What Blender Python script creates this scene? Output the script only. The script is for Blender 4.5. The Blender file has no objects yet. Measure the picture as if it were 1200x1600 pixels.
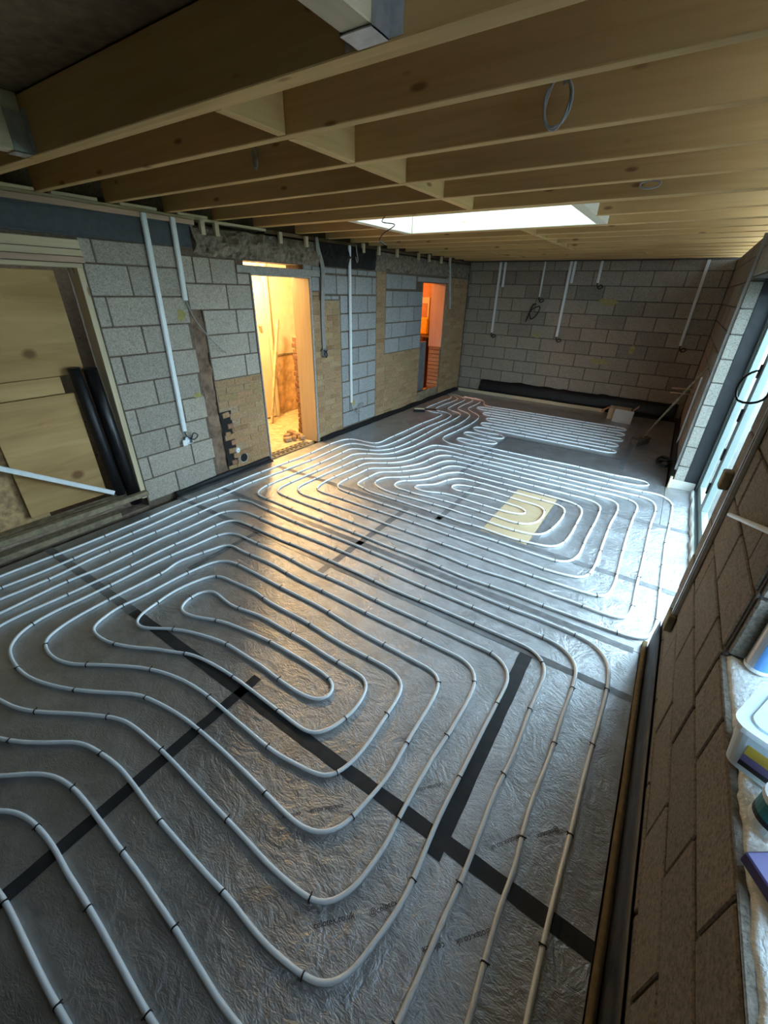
import bpy, bmesh, math, random
from mathutils import Vector, Matrix, noise
random.seed(7)
S = bpy.context.scene
COL = S.collection

# ------------------------------------------------------------------ camera
YAW, PITCH, ROLL, FPX, CAMH = -0.577822570, -0.494715177, -0.0262577616, 642.263, 1.925
_f = Vector((math.sin(YAW)*math.cos(PITCH), math.cos(YAW)*math.cos(PITCH), math.sin(PITCH)))
_r = Vector((math.cos(YAW), -math.sin(YAW), 0)); _d = _f.cross(_r)
RIGHT = _r*math.cos(ROLL) + _d*math.sin(ROLL); DOWN = -_r*math.sin(ROLL) + _d*math.cos(ROLL); FWD = _f
CAMP = Vector((0, 0, CAMH))
cam = bpy.data.cameras.new('camera'); camo = bpy.data.objects.new('camera', cam); COL.objects.link(camo)
m = Matrix.Identity(4)
for i in range(3):
    m[i][0] = RIGHT[i]; m[i][1] = -DOWN[i]; m[i][2] = -FWD[i]; m[i][3] = CAMP[i]
camo.matrix_world = m
cam.sensor_fit = 'VERTICAL'; cam.sensor_height = 36; cam.sensor_width = 27; cam.lens = FPX/1600*36
cam.clip_start = 0.02; cam.clip_end = 200
S.camera = camo
def ray(x, y): return RIGHT*((x-600)/FPX) + DOWN*((y-800)/FPX) + FWD
def onz(x, y, z=0.0): d = ray(x, y); return CAMP + d*((z-CAMH)/d.z)
def onx(x, y, X): d = ray(x, y); return CAMP + d*(X/d.x)
def ony(x, y, Y): d = ray(x, y); return CAMP + d*(Y/d.y)

# ------------------------------------------------------------------ light
S.view_settings.view_transform = 'Standard'; S.view_settings.look = 'None'
S.view_settings.gamma = 1; S.view_settings.use_curve_mapping = False
S.view_settings.exposure = 2.2
W = bpy.data.worlds.new('overcast_sky'); S.world = W; W.use_nodes = True
bgn = W.node_tree.nodes['Background']; bgn.inputs[0].default_value = (0.58, 0.79, 1.0, 1); bgn.inputs[1].default_value = 5.0
def portal(loc, rot, sx, sy):
    l = bpy.data.lights.new('sky_portal', 'AREA'); l.shape = 'RECTANGLE'; l.size = sx; l.size_y = sy
    o = bpy.data.objects.new('sky_portal', l); COL.objects.link(o); o.location = loc; o.rotation_euler = rot
    l.cycles.is_portal = True
portal((0.78, 3.95, 1.05), (0, math.radians(90), 0), 2.1, 2.9)
portal((0.78, 0.845, 1.48), (0, math.radians(90), 0), 1.08, 1.1)
portal((-1.79, 4.04, 2.96), (0, 0, 0), 1.83, 1.0)
def lamp(name, loc, power, col, r=0.06):
    l = bpy.data.lights.new(name, 'POINT'); l.energy = power; l.color = col; l.shadow_soft_size = r
    o = bpy.data.objects.new(name, l); COL.objects.link(o); o.location = loc
lamp('hallway_lamp', (-4.75, 4.15, 2.15), 42, (1.0, 0.66, 0.30))
lamp('back_room_lamp', (-5.0, 7.3, 2.2), 14, (1.0, 0.42, 0.12))

# ------------------------------------------------------------------ materials
def nt(name):
    M = bpy.data.materials.new(name); M.use_nodes = True
    t = M.node_tree; return M, t, t.nodes['Principled BSDF']
def node(t, typ, **kw):
    n = t.nodes.new(typ)
    for k, v in kw.items(): setattr(n, k, v)
    return n
def ramp(t, fac, stops):
    r = node(t, 'ShaderNodeValToRGB'); cr = r.color_ramp
    while len(cr.elements) < len(stops): cr.elements.new(0.5)
    for e, (p, c) in zip(cr.elements, stops): e.position = p; e.color = (*c, 1)
    t.links.new(fac, r.inputs[0]); return r.outputs[0]
def coords(t, world=True, scale=(1, 1, 1)):
    if world: v = node(t, 'ShaderNodeNewGeometry').outputs['Position']
    else:
        tc = node(t, 'ShaderNodeTexCoord').outputs['Object']; oi = node(t, 'ShaderNodeObjectInfo')
        mu = node(t, 'ShaderNodeMath', operation='MULTIPLY'); mu.inputs[1].default_value = 37.0
        t.links.new(oi.outputs['Random'], mu.inputs[0])
        ad = node(t, 'ShaderNodeVectorMath', operation='ADD'); t.links.new(tc, ad.inputs[0]); t.links.new(mu.outputs[0], ad.inputs[1]); v = ad.outputs[0]
    mp = node(t, 'ShaderNodeMapping'); mp.inputs['Scale'].default_value = scale; t.links.new(v, mp.inputs[0]); return mp.outputs[0]
def noisetex(t, vec, scale, detail=3, rough=0.55, dist=0.0):
    n = node(t, 'ShaderNodeTexNoise'); n.inputs['Scale'].default_value = scale; n.inputs['Detail'].default_value = detail
    n.inputs['Roughness'].default_value = rough; n.inputs['Distortion'].default_value = dist; t.links.new(vec, n.inputs['Vector']); return n.outputs['Fac']
def mixc(t, fac, a, b, mode='MIX'):
    x = node(t, 'ShaderNodeMix', data_type='RGBA', blend_type=mode)
    for sock, v in ((x.inputs[0], fac), (x.inputs[6], a), (x.inputs[7], b)):
        if isinstance(v, (int, float)): sock.default_value = v
        elif isinstance(v, tuple): sock.default_value = (*v, 1)
        else: t.links.new(v, sock)
    return x.outputs[2]
def bump(t, p, h, strength, dist):
    b = node(t, 'ShaderNodeBump'); b.inputs['Strength'].default_value = strength; b.inputs['Distance'].default_value = dist
    t.links.new(h, b.inputs['Height']); t.links.new(b.outputs[0], p.inputs['Normal'])
def setc(t, p, c):
    if isinstance(c, tuple): p.inputs['Base Color'].default_value = (*c, 1)
    else: t.links.new(c, p.inputs['Base Color'])
MATS = {}
def plain(name, c, rough=0.6, metal=0.0, nscale=20, var=0.12, bs=0.0, bd=0.002, spec=0.5):
    M, t, p = nt(name); v = coords(t)
    n = noisetex(t, v, nscale, 4)
    lo = tuple(max(0, x*(1-var)) for x in c); hi = tuple(min(1, x*(1+var)) for x in c)
    setc(t, p, ramp(t, n, [(0.3, lo), (0.7, hi)]))
    p.inputs['Roughness'].default_value = rough; p.inputs['Metallic'].default_value = metal
    p.inputs['Specular IOR Level'].default_value = spec
    if bs: bump(t, p, n, bs, bd)
    MATS[name] = M; return M
def block_mat(name, c, var=0.16):
    M, t, p = nt(name); v = coords(t)
    sp = noisetex(t, v, 95, 4, 0.8); big = noisetex(t, v, 6, 3)
    a = ramp(t, sp, [(0.30, tuple(x*0.2 for x in c)), (0.47, c), (0.70, tuple(min(1, x*1.8) for x in c))])
    a = mixc(t, 0.25, a, ramp(t, big, [(0.3, tuple(x*0.8 for x in c)), (0.7, tuple(x*1.15 for x in c))]))
    oi = node(t, 'ShaderNodeObjectInfo')
    a = mixc(t, 1.0, a, ramp(t, oi.outputs['Random'], [(0.0, (1-var,)*3), (0.5, (1.0, 0.98, 0.95)), (1.0, (1.0,)*3)]), 'MULTIPLY')
    setc(t, p, a); p.inputs['Roughness'].default_value = 0.95; p.inputs['Specular IOR Level'].default_value = 0.2
    bump(t, p, sp, 0.6, 0.003); MATS[name] = M
def brick_mat(name, cols):
    M, t, p = nt(name); v = coords(t)
    oi = node(t, 'ShaderNodeObjectInfo'); k = len(cols)-1
    a = ramp(t, oi.outputs['Random'], [(i/k, c) for i, c in enumerate(cols)])
    n = noisetex(t, v, 40, 4, 0.65); big = noisetex(t, v, 9, 3)
    a = mixc(t, 1.0, a, ramp(t, n, [(0.3, (0.62,)*3), (0.7, (1.15,)*3)]), 'MULTIPLY')
    a = mixc(t, ramp(t, big, [(0.45, (0, 0, 0)), (0.75, (0.6,)*3)]), a, (0.33, 0.23, 0.14))
    setc(t, p, a); p.inputs['Roughness'].default_value = 0.95; p.inputs['Specular IOR Level'].default_value = 0.2
    bump(t, p, n, 0.6, 0.004); MATS[name] = M
def wood_mat(name, c1, c2, knot=(0.10, 0.05, 0.02), kscale=(2.2, 7, 7), kth=0.10, rough=0.7, gs=(1.6, 28, 28)):
    M, t, p = nt(name); v = coords(t, False, gs)
    g = noisetex(t, v, 1.0, 4, 0.6, 0.6); g2 = noisetex(t, coords(t, False, (0.7, 2, 2)), 1.0, 2)
    a = ramp(t, g, [(0.25, c1), (0.75, c2)])
    a = mixc(t, 1.0, a, ramp(t, g2, [(0.3, (0.82,)*3), (0.7, (1.08,)*3)]), 'MULTIPLY')
    vo = node(t, 'ShaderNodeTexVoronoi'); vo.inputs['Scale'].default_value = 1.0; t.links.new(coords(t, False, kscale), vo.inputs['Vector'])
    a = mixc(t, ramp(t, vo.outputs['Distance'], [(kth*0.5, (0.85,)*3), (kth, (0, 0, 0))]), a, knot)
    setc(t, p, a); p.inputs['Roughness'].default_value = rough; p.inputs['Specular IOR Level'].default_value = 0.3
    bump(t, p, g, 0.25, 0.002); MATS[name] = M

block_mat('block', (0.37, 0.33, 0.275)); block_mat('block_blue', (0.31, 0.315, 0.31)); block_mat('block_far', (0.30, 0.26, 0.205), 0.3)
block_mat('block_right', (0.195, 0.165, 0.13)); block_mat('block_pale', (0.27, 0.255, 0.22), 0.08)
plain('mortar', (0.14, 0.105, 0.075), 0.95, 0, 60, 0.3, 0.7, 0.004, 0.2); plain('channel', (0.20, 0.13, 0.085), 0.97, 0, 9, 0.45, 0.8, 0.01); plain('mortar_grey', (0.115, 0.10, 0.085), 0.95, 0, 60, 0.3, 0.7, 0.004, 0.2)
plain('mortar_brick', (0.33, 0.24, 0.15), 0.95, 0, 50, 0.3, 0.7, 0.004, 0.2)
brick_mat('brick', [(0.36, 0.22, 0.11), (0.44, 0.27, 0.14), (0.29, 0.165, 0.075), (0.45, 0.31, 0.16), (0.40, 0.23, 0.12), (0.34, 0.24, 0.11)])
brick_mat('brick_red', [(0.30, 0.15, 0.09), (0.38, 0.20, 0.12), (0.24, 0.13, 0.08)])
wood_mat('joist_wood', (0.57, 0.345, 0.125), (0.69, 0.445, 0.19), (0.22, 0.10, 0.035), (3.0, 9, 9), 0.13)
wood_mat('pale_wood', (0.56, 0.45, 0.28), (0.70, 0.58, 0.38), (0.28, 0.15, 0.06))
wood_mat('liner_wood', (0.70, 0.62, 0.46), (0.82, 0.74, 0.58), (0.5, 0.38, 0.2))
wood_mat('pink_wood', (0.46, 0.31, 0.21), (0.58, 0.40, 0.28), (0.25, 0.12, 0.06))
wood_mat('old_wood', (0.12, 0.075, 0.04), (0.22, 0.145, 0.085), (0.05, 0.03, 0.02))
wood_mat('ply', (0.35, 0.20, 0.07), (0.58, 0.375, 0.16), (0.15, 0.065, 0.022), (3.2, 4.2, 4.2), 0.20, 0.75, (0.9, 5, 7))
wood_mat('ply_floor', (0.42, 0.31, 0.175), (0.54, 0.42, 0.26), (0.4, 0.27, 0.13), (4, 4, 4), 0.06, 0.75, (1.5, 6, 6))
plain('osb', (0.42, 0.27, 0.12), 0.8, 0, 25, 0.4, 0.4, 0.003)
plain('weathered_wood', (0.24, 0.19, 0.115), 0.85, 0, 18, 0.35, 0.4, 0.003)
plain('white_pvc', (0.78, 0.81, 0.80), 0.4, 0, 20, 0.05); plain('galv', (0.55, 0.57, 0.58), 0.35, 0.85, 30, 0.15); plain('pipe_plastic', (0.90, 0.92, 0.92), 0.34, 0, 8, 0.04)
plain('black_plastic', (0.007, 0.007, 0.008), 0.35, 0, 30, 0.3); plain('dpm', (0.008, 0.0085, 0.0095), 0.5, 0, 12, 0.4, 0.5, 0.01)
plain('tape', (0.03, 0.03, 0.031), 0.5, 0, 14, 0.35, 0.3, 0.002); plain('tape_grey', (0.20, 0.20, 0.205), 0.4, 0.3, 14, 0.25, 0.3, 0.002); plain('steel_paint', (0.058, 0.062, 0.072), 0.6, 0, 25, 0.2, 0.2, 0.002)
plain('concrete', (0.33, 0.31, 0.28), 0.95, 0, 40, 0.2, 0.5, 0.003); plain('screed', (0.24, 0.17, 0.12), 0.95, 0, 14, 0.35, 0.6, 0.006)
plain('rubble', (0.21, 0.17, 0.125), 0.97, 0, 22, 0.5, 0.8, 0.012); plain('void_black', (0.012, 0.011, 0.010), 0.95, 0, 20, 0.4)
plain('plaster', (0.72, 0.62, 0.43), 0.9, 0, 7, 0.10, 0.3, 0.004); plain('plaster_worn', (0.60, 0.40, 0.20), 0.9, 0, 9, 0.35, 0.4, 0.004)
plain('cream_paint', (0.74, 0.66, 0.45), 0.6, 0, 6, 0.05); plain('orange_plaster', (0.55, 0.30, 0.16), 0.9, 0, 8, 0.12)
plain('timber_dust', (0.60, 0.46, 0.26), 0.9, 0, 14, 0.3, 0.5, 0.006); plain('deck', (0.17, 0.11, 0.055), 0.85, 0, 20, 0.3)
plain('frame_white', (0.17, 0.21, 0.195), 0.3, 0, 10, 0.03); plain('gasket', (0.01, 0.01, 0.01), 0.6)
plain('yellow_board', (0.17, 0.115, 0.05), 0.9, 0, 40, 0.2); plain('white_board', (0.50, 0.48, 0.43), 0.8, 0, 10, 0.06); plain('cardboard', (0.47, 0.33, 0.19), 0.85, 0, 20, 0.1)
plain('sill_white', (0.80, 0.84, 0.82), 0.95, 0, 95, 0.15, 1.0, 0.006); plain('cable_grey', (0.30, 0.29, 0.27), 0.5); plain('foam_yellow', (0.34, 0.29, 0.10), 0.9, 0, 30, 0.2)
plain('patio', (0.04, 0.035, 0.028), 0.95, 0, 4, 0.3); plain('fence_wood', (0.36, 0.27, 0.18), 0.85, 0, 6, 0.2); plain('grass', (0.10, 0.17, 0.05), 0.95, 0, 5, 0.3)
plain('slate_panel', (0.15, 0.16, 0.16), 0.45, 0, 12, 0.25); plain('amber', (0.85, 0.50, 0.03), 0.6); plain('can_silver', (0.62, 0.64, 0.66), 0.3, 0.6, 40, 0.06); plain('can_blue', (0.10, 0.28, 0.60), 0.4)
plain('label_yellow', (0.62, 0.42, 0.06), 0.5); plain('label_purple', (0.17, 0.14, 0.28), 0.5); plain('label_black', (0.015, 0.015, 0.02), 0.5); plain('label_teal', (0.02, 0.20, 0.22), 0.4); plain('box_purple', (0.07, 0.055, 0.15), 0.5, 0, 12, 0.15)
plain('print_ink', (0.05, 0.03, 0.03), 0.7, 0, 30, 0.2); plain('tape_silver', (0.42, 0.43, 0.45), 0.35, 0.5); plain('brush_brown', (0.10, 0.07, 0.045), 0.9, 0, 60, 0.3)
# reflective foil facing
M, t, p = nt('foil'); v = coords(t)
n1 = noisetex(t, v, 5.5, 6, 0.55, 4.0); n2 = noisetex(t, v, 4.0, 5, 0.65, 1.2); n3 = noisetex(t, coords(t, True, (1.0, 2.4, 1.0)), 24, 4, 0.55, 2.5)
setc(t, p, ramp(t, n2, [(0.30, (0.42, 0.41, 0.405)), (0.70, (0.62, 0.63, 0.65))]))
p.inputs['Metallic'].default_value = 0.84
mr = node(t, 'ShaderNodeMapRange'); t.links.new(n2, mr.inputs[0]); mr.inputs[3].default_value = 0.30; mr.inputs[4].default_value = 0.48; t.links.new(mr.outputs[0], p.inputs['Roughness'])
ad = node(t, 'ShaderNodeMath', operation='ADD'); m3 = node(t, 'ShaderNodeMath', operation='MULTIPLY'); m3.inputs[1].default_value = 0.45; t.links.new(n3, m3.inputs[0]); t.links.new(n1, ad.inputs[0]); t.links.new(m3.outputs[0], ad.inputs[1])
bump(t, p, ad.outputs[0], 0.45, 0.018); MATS['foil'] = M
for gname, gtint in (('glass', (0.93, 0.97, 0.96, 1)), ('dimmed_roof_glass', (0.62, 0.64, 0.645, 1)), ('dimmed_window_glass', (0.68, 0.72, 0.74, 1))):   # thin panes: clear; rooflight and window tints darkened to weaken incoming daylight
  M = bpy.data.materials.new(gname); M.use_nodes = True; t = M.node_tree; t.nodes.clear()
  o_ = node(t, 'ShaderNodeOutputMaterial'); tr = node(t, 'ShaderNodeBsdfTransparent'); tr.inputs[0].default_value = gtint
  gl = node(t, 'ShaderNodeBsdfGlossy'); gl.inputs['Roughness'].default_value = 0.03; mx = node(t, 'ShaderNodeMixShader'); mx.inputs[0].default_value = 0.10
  t.links.new(tr.outputs[0], mx.inputs[1]); t.links.new(gl.outputs[0], mx.inputs[2]); t.links.new(mx.outputs[0], o_.inputs[0]); MATS[gname] = M
# milky plastic
M, t, p = nt('milky_plastic'); setc(t, p, (0.70, 0.80, 0.84)); p.inputs['Roughness'].default_value = 0.3; p.inputs['Subsurface Weight'].default_value = 0.3; MATS['milky_plastic'] = M

# ------------------------------------------------------------------ mesh helpers
def link(name, me, mat, parent=None, loc=None, rot=None):
    o = bpy.data.objects.new(name, me); COL.objects.link(o)
    if mat is not None and me is not None and len(me.materials) == 0: me.materials.append(MATS[mat])
    if loc is not None: o.location = loc
    if rot is not None: o.rotation_euler = rot
    if parent is not None: o.parent = parent; o.matrix_parent_inverse = wm(parent).inverted()
    return o
def wm(o):
    return (wm(o.parent) @ o.matrix_parent_inverse @ o.matrix_basis) if o.parent else o.matrix_basis.copy()
def tag(o, label, cat, group=None):
    o['label'] = label; o['category'] = cat
    if group: o['group'] = group
    return o
def struct(o): o['kind'] = 'structure'; return o
def empty(name, loc=(0, 0, 0), rz=0):
    o = bpy.data.objects.new(name, None); COL.objects.link(o); o.location = loc; o.rotation_euler = (0, 0, rz); o.empty_display_size = 0.05; return o
def finish(bm, smooth=False):
    me = bpy.data.meshes.new('m'); bmesh.ops.recalc_face_normals(bm, faces=bm.faces); bm.to_mesh(me); bm.free()
    if smooth:
        for p_ in me.polygons: p_.use_smooth = True
    return me
def addbox(bm, lo, hi, bev=0.0):
    vs = [bm.verts.new((x, y, z)) for x in (lo[0], hi[0]) for y in (lo[1], hi[1]) for z in (lo[2], hi[2])]
    fs = [bm.faces.new([vs[i] for i in f]) for f in ((0, 1, 3, 2), (4, 6, 7, 5), (0, 4, 5, 1), (2, 3, 7, 6), (0, 2, 6, 4), (1, 5, 7, 3))]
    if bev:
        es = list({e for f in fs for e in f.edges})
        bmesh.ops.bevel(bm, geom=es, offset=bev, segments=1, affect='EDGES')
def boxes(lst, bev=0.0):
    bm = bmesh.new()
    for lo, hi in lst: addbox(bm, lo, hi, bev)
    return finish(bm)
_cache = {}
def cbox(sx, sy, sz, bev, mat):
    k = (round(sx, 3), round(sy, 3), round(sz, 3), bev, mat)
    if k not in _cache:
        me = boxes([((-k[0]/2, -k[1]/2, -k[2]/2), (k[0]/2, k[1]/2, k[2]/2))], bev); me.materials.append(MATS[mat]); _cache[k] = me
    return _cache[k]
def piece(name, c, size, mat, parent=None, bev=0.004, rot=None):
    return link(name, cbox(*size, bev, mat), None, parent, c, rot)
def span(name, lo, hi, mat, parent=None, bev=0.003):
    lo = Vector(lo); hi = Vector(hi); return piece(name, (lo+hi)/2, tuple(hi-lo), mat, parent, bev)
def beam(name, p0, p1, w, h, mat, parent=None, bev=0.003, up=(0, 0, 1)):
    """timber with its length along local X"""
    p0 = Vector(p0); p1 = Vector(p1); d = p1-p0; L = d.length; x = d.normalized(); z = Vector(up); y = z.cross(x)
    if y.length < 1e-4: y = Vector((0, 1, 0))
    y.normalize(); z = x.cross(y)
    o = link(name, cbox(L, w, h, bev, mat), None, parent)
    R = Matrix((x, y, z)).transposed().to_4x4(); R.translation = (p0+p1)/2; o.matrix_basis = R
    return o
def catmull(pts, step):
    pts = [Vector(q) for q in pts]; out = []
    P = [pts[0]*2-pts[1]] + pts + [pts[-1]*2-pts[-2]]
    for i in range(1, len(P)-2):
        a, b, c, d = P[i-1], P[i], P[i+1], P[i+2]; L = (c-b).length; n = max(2, int(L/step))
        t0 = 0; t1 = t0+max(1e-4, (b-a).length)**0.5; t2 = t1+max(1e-4, L)**0.5; t3 = t2+max(1e-4, (d-c).length)**0.5
        for k in range(n):
            tt = t1+(t2-t1)*k/n
            A1 = a*((t1-tt)/(t1-t0))+b*((tt-t0)/(t1-t0)); A2 = b*((t2-tt)/(t2-t1))+c*((tt-t1)/(t2-t1)); A3 = c*((t3-tt)/(t3-t2))+d*((tt-t2)/(t3-t2))
            B1 = A1*((t2-tt)/(t2-t0))+A2*((tt-t0)/(t2-t0)); B2 = A2*((t3-tt)/(t3-t1))+A3*((tt-t1)/(t3-t1))
            out.append(B1*((t2-tt)/(t2-t1))+B2*((tt-t1)/(t2-t1)))
    out.append(pts[-1]); return out
def tube(pts, r, sides=10, closed=False):
    pts = [Vector(q) for q in pts]; n = len(pts); vs = []; fs = []
    up = Vector((0, 0, 1)); nrm = None
    for i, q in enumerate(pts):
        d = (pts[min(i+1, n-1)]-pts[max(i-1, 0)]).normalized()
        if nrm is None: nrm = d.cross(up if abs(d.z) < 0.9 else Vector((1, 0, 0))).normalized()
        nrm = (nrm-d*nrm.dot(d)).normalized(); bi = d.cross(nrm)
        for k in range(sides):
            a = 2*math.pi*k/sides; vs.append(q+nrm*(r*math.cos(a))+bi*(r*math.sin(a)))
    for i in range(n-1):
        for k in range(sides):
            a = i*sides+k; b = i*sides+(k+1) % sides; fs.append((a, b, b+sides, a+sides))
    fs.append(tuple(range(sides))[::-1]); fs.append(tuple(range((n-1)*sides, n*sides)))
    me = bpy.data.meshes.new('tube'); me.from_pydata([tuple(q) for q in vs], [], fs)
    for p_ in me.polygons: p_.use_smooth = len(p_.vertices) == 4
    return me
def lathe(profile, seg=24):
    bm = bmesh.new(); rings = []
    for r, z in profile:
        rings.append([bm.verts.new((r*math.cos(2*math.pi*k/seg), r*math.sin(2*math.pi*k/seg), z)) for k in range(seg)])
    for a, b in zip(rings, rings[1:]):
        for k in range(seg): bm.faces.new((a[k], a[(k+1) % seg], b[(k+1) % seg], b[k]))
    bm.faces.new(rings[0][::-1]); bm.faces.new(rings[-1]); return finish(bm)
def ring_clip(r, th, w):
    """arched staple over a pipe running along local X, feet down"""
    bm = bmesh.new(); prof = []
    for k in range(9):
        a = math.pi*k/8; prof.append((math.cos(a), math.sin(a)))
    rows = []
    for x in (-w/2, w/2):
        for rr in (r, r+th):
            rows.append([bm.verts.new((x, -rr, -r))] + [bm.verts.new((x, -c*rr, s*rr)) for c, s in prof] + [bm.verts.new((x, rr, -r))])
    a0, a1, b0, b1 = rows
    for p_, q in ((a0, a1), (a1, b1), (b1, b0), (b0, a0)):
        for k in range(len(p_)-1): bm.faces.new((p_[k], p_[k+1], q[k+1], q[k]))
    addbox(bm, (-w*0.4, r*0.7, r*0.75), (w*0.4, r*0.7+0.010, r*0.75+0.004))
    return finish(bm)

# ------------------------------------------------------------------ room shell
XL, XR, YB, YF, ZC, ZD = -3.9, 0.385, 8.9, -3.2, 2.46, 2.68
floor = struct(span('floor', (-7.2, YF-0.3, -0.22), (0.68, YB+0.3, -0.101), 'screed'))
def lw(y0, y1, z0, z1): return ((XL-0.28, y0, z0), (XL-0.009, y1, z1))
wall_left = struct(link('wall_left', boxes([lw(YF-.3, -0.4, -.1, ZC), lw(-0.4, 1.735, 2.05, 2.395), lw(1.735, 2.55, -.1, 2.395), lw(2.55, 2.69, 1.72, 2.395), lw(2.69, 3.312, -.1, 2.12),
    lw(2.69, 3.25, 2.12, 2.395), lw(3.25, 4.11, 2.16, 2.395), lw(4.11, 4.235, 2.05, 2.395), lw(4.235, 7.04, -.1, 2.395), lw(7.04, 7.92, 2.06, 2.395), lw(7.92, YB+.3, -.1, 2.395), ((XL-.28, 2.55, -.1), (XL-.05, 2.69, 1.72)), ((XL-.28, YF-.3, 2.395), (XL-.17, YB+.3, ZD))]), 'mortar'))
struct(span('wall_sky_block', (XL-.55, -1.0, -.1), (XL-.45, 2.29, ZD), 'old_wood', None, 0))  # dark slab added behind the boarded opening to block the sky
struct(span('floor_outer', (XL-.45, -1.0, -.1), (XL-.01, 1.735, -.005), 'screed', None, 0))
wall_back = struct(span('wall_back', (XL-.28, YB+0.009, -.1), (0.7, YB+0.28, ZD), 'mortar_grey', None, 0))
def rw(y0, y1, z0, z1, x0=XR+0.009, x1=0.70): return ((x0, y0, z0), (x1, y1, z1))
wall_right = struct(link('wall_right', boxes([rw(YF, 2.49, -.1, .93), rw(1.39, 2.49, .93, ZC), rw(YF, 1.39, 2.02, ZC), rw(YF, .30, .93, 2.02), rw(2.49, 5.459, 2.10, ZC), rw(5.459, YB+.05, -.1, ZC)]), 'mortar_grey'))
wall_front = struct(span('wall_front', (XL, YF-0.28, -.1), (0.7, YF, ZD), 'old_wood', None, 0))

def course(parent, plane, u0, u1, z0, z1, zb, pitch, L, offs, kind, mat, joint=0.012, depth=0.07, skip=None, jit=0.002):
    """lay pieces in stretcher bond inside a rectangle of a wall face"""
    k = math.floor((z0-zb)/pitch+1e-6)
    while zb+k*pitch < z1-0.012:
        a = max(z0, zb+k*pitch); b = min(z1, zb+(k+1)*pitch)
        s = offs[k % len(offs)]; u = s+math.floor((u0-s)/L)*L
        while u < u1-0.001:
            p0 = max(u0, u); p1 = min(u1, u+L); u += L
            if p1-p0 < 0.035 or b-a < 0.03: continue
            if skip and skip((p0+p1)/2, (a+b)/2): continue
            j = random.uniform(-jit, jit); sz = (p1-p0-joint, b-a-joint)
            if plane == 'L': c = (XL-depth/2+j, (p0+p1)/2, (a+b)/2); size = (depth, sz[0], sz[1])
            elif plane == 'R': c = (XR+depth/2+j, (p0+p1)/2, (a+b)/2); size = (depth, sz[0], sz[1])
            else: c = ((p0+p1)/2, YB+depth/2+j, (a+b)/2); size = (sz[0], depth, sz[1])
            piece(kind, c, size, mat, parent, 0.004 if kind == 'block' else 0.003)
        k += 1
# left wall pieces
course(wall_left, 'L', 1.737, 2.548, .03, 2.22, .03, .225, .457, (2.065, 1.835), 'block', 'block')
for z0, z1, us in ((1.94, 2.045, (3.15, 3.308)), (1.94, 2.16, (2.552, 2.67, 2.85, 3.145)), (1.715, 1.94, (2.56, 3.0, 3.308)), (1.49, 1.715, (2.692, 3.08, 3.308)), (1.275, 1.49, (2.692, 3.2, 3.308)), (1.05, 1.275, (2.692, 3.12, 3.308))):
    for a, b in zip(us, us[1:]): piece('block', (XL-.035+random.uniform(-.003, .003), (a+b)/2, (z0+z1)/2), (.07, b-a-.012, z1-z0-.012), 'block', wall_left)
# flush mortar behind the brick panels
for y0, y1, z0, z1 in ((2.835, 3.308, .0, 1.046), (2.692, 2.835, .72, 1.046), (4.243, 4.772, .0, 1.79), (5.632, 5.872, .0, 2.165), (5.872, 7.035, .0, 1.012), (7.925, 8.89, .0, 2.155)):
    span('mortar_bed', (XL-.03, y0, z0), (XL-.0045, y1, z1), 'mortar_brick', wall_left, 0)
hole = lambda u, z: u < 2.83 and 0.10 < z < 0.72 and not (0.42 < z < 0.5)
course(wall_left, 'L', 2.692, 3.305, .03, 1.045, .03, .0725, .235, (2.81, 2.70), 'brick', 'brick', 0.009, 0.06, lambda u, z: hole(u, z) or (2.85 < u < 2.98 and 0.07 < z < 0.21), 0.004)
for zz, yy in ((.68, 2.76), (.55, 2.80), (.47, 2.75), (.36, 2.81), (.27, 2.77), (.2, 2.82), (.13, 2.78)):
    piece('brick', (XL-.018, yy, zz), (.06, random.uniform(.06, .10), random.uniform(.045, .062)), 'brick_red' if random.random() < .5 else 'brick', wall_left, 0.006, (random.uniform(-.15, .15), 0, random.uniform(-.2, .2)))
for yy, zz in ((2.87, .08), (3.0, .10), (2.87, .20), (3.0, .205)):
    piece('brick', (XL-.03, yy, zz), (.06, .055, .06), 'brick', wall_left, 0.004)
course(wall_left, 'L', 4.245, 4.372, .03, 1.89, .03, .0725, .24, (4.245, 4.13), 'brick', 'brick', 0.009, 0.06, None, 0.004)
course(wall_left, 'L', 4.378, 4.768, .03, 1.79, .03, .0725, .235, (4.378, 4.27), 'brick', 'brick', 0.009, 0.06, None, 0.004)
course(wall_left, 'L', 4.245, 4.385, 1.895, 2.05, 1.895, .155, .5, (4.0,), 'block', 'block_blue')
course(wall_left, 'L', 4.445, 4.765, 1.795, 1.852, 1.795, .0575, .16, (4.445,), 'block', 'block_blue', 0.018)
course(wall_left, 'L', 4.40, 5.62, 1.857, 2.085, 1.857, .228, .40, (4.715,), 'block', 'block_blue', 0.018)
course(wall_left, 'L', 4.26, 5.62, 2.09, 2.165, 2.09, .075, .23, (4.48,), 'block', 'block_blue', 0.018)
course(wall_left, 'L', 4.778, 5.628, .055, 1.855, .055, .225, .457, (5.18, 4.95), 'block', 'block_blue', 0.018)
course(wall_left, 'L', 5.635, 5.868, .03, 2.165, .03, .0725, .24, (5.635, 5.52), 'brick', 'brick', 0.009, 0.06, None, 0.004)
course(wall_left, 'L', 5.876, 7.03, 1.016, 1.94, 1.016, .2265, .457, (6.30, 6.07), 'block', 'block_blue', 0.018)
course(wall_left, 'L', 5.876, 6.80, 1.94, 2.16, 1.016, .2265, .457, (6.33,), 'block', 'block_blue', 0.018)
course(wall_left, 'L', 5.872, 7.03, .03, 1.01, .03, .0725, .235, (5.9, 5.78), 'brick', 'brick', 0.009, 0.06, None, 0.004)
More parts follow.
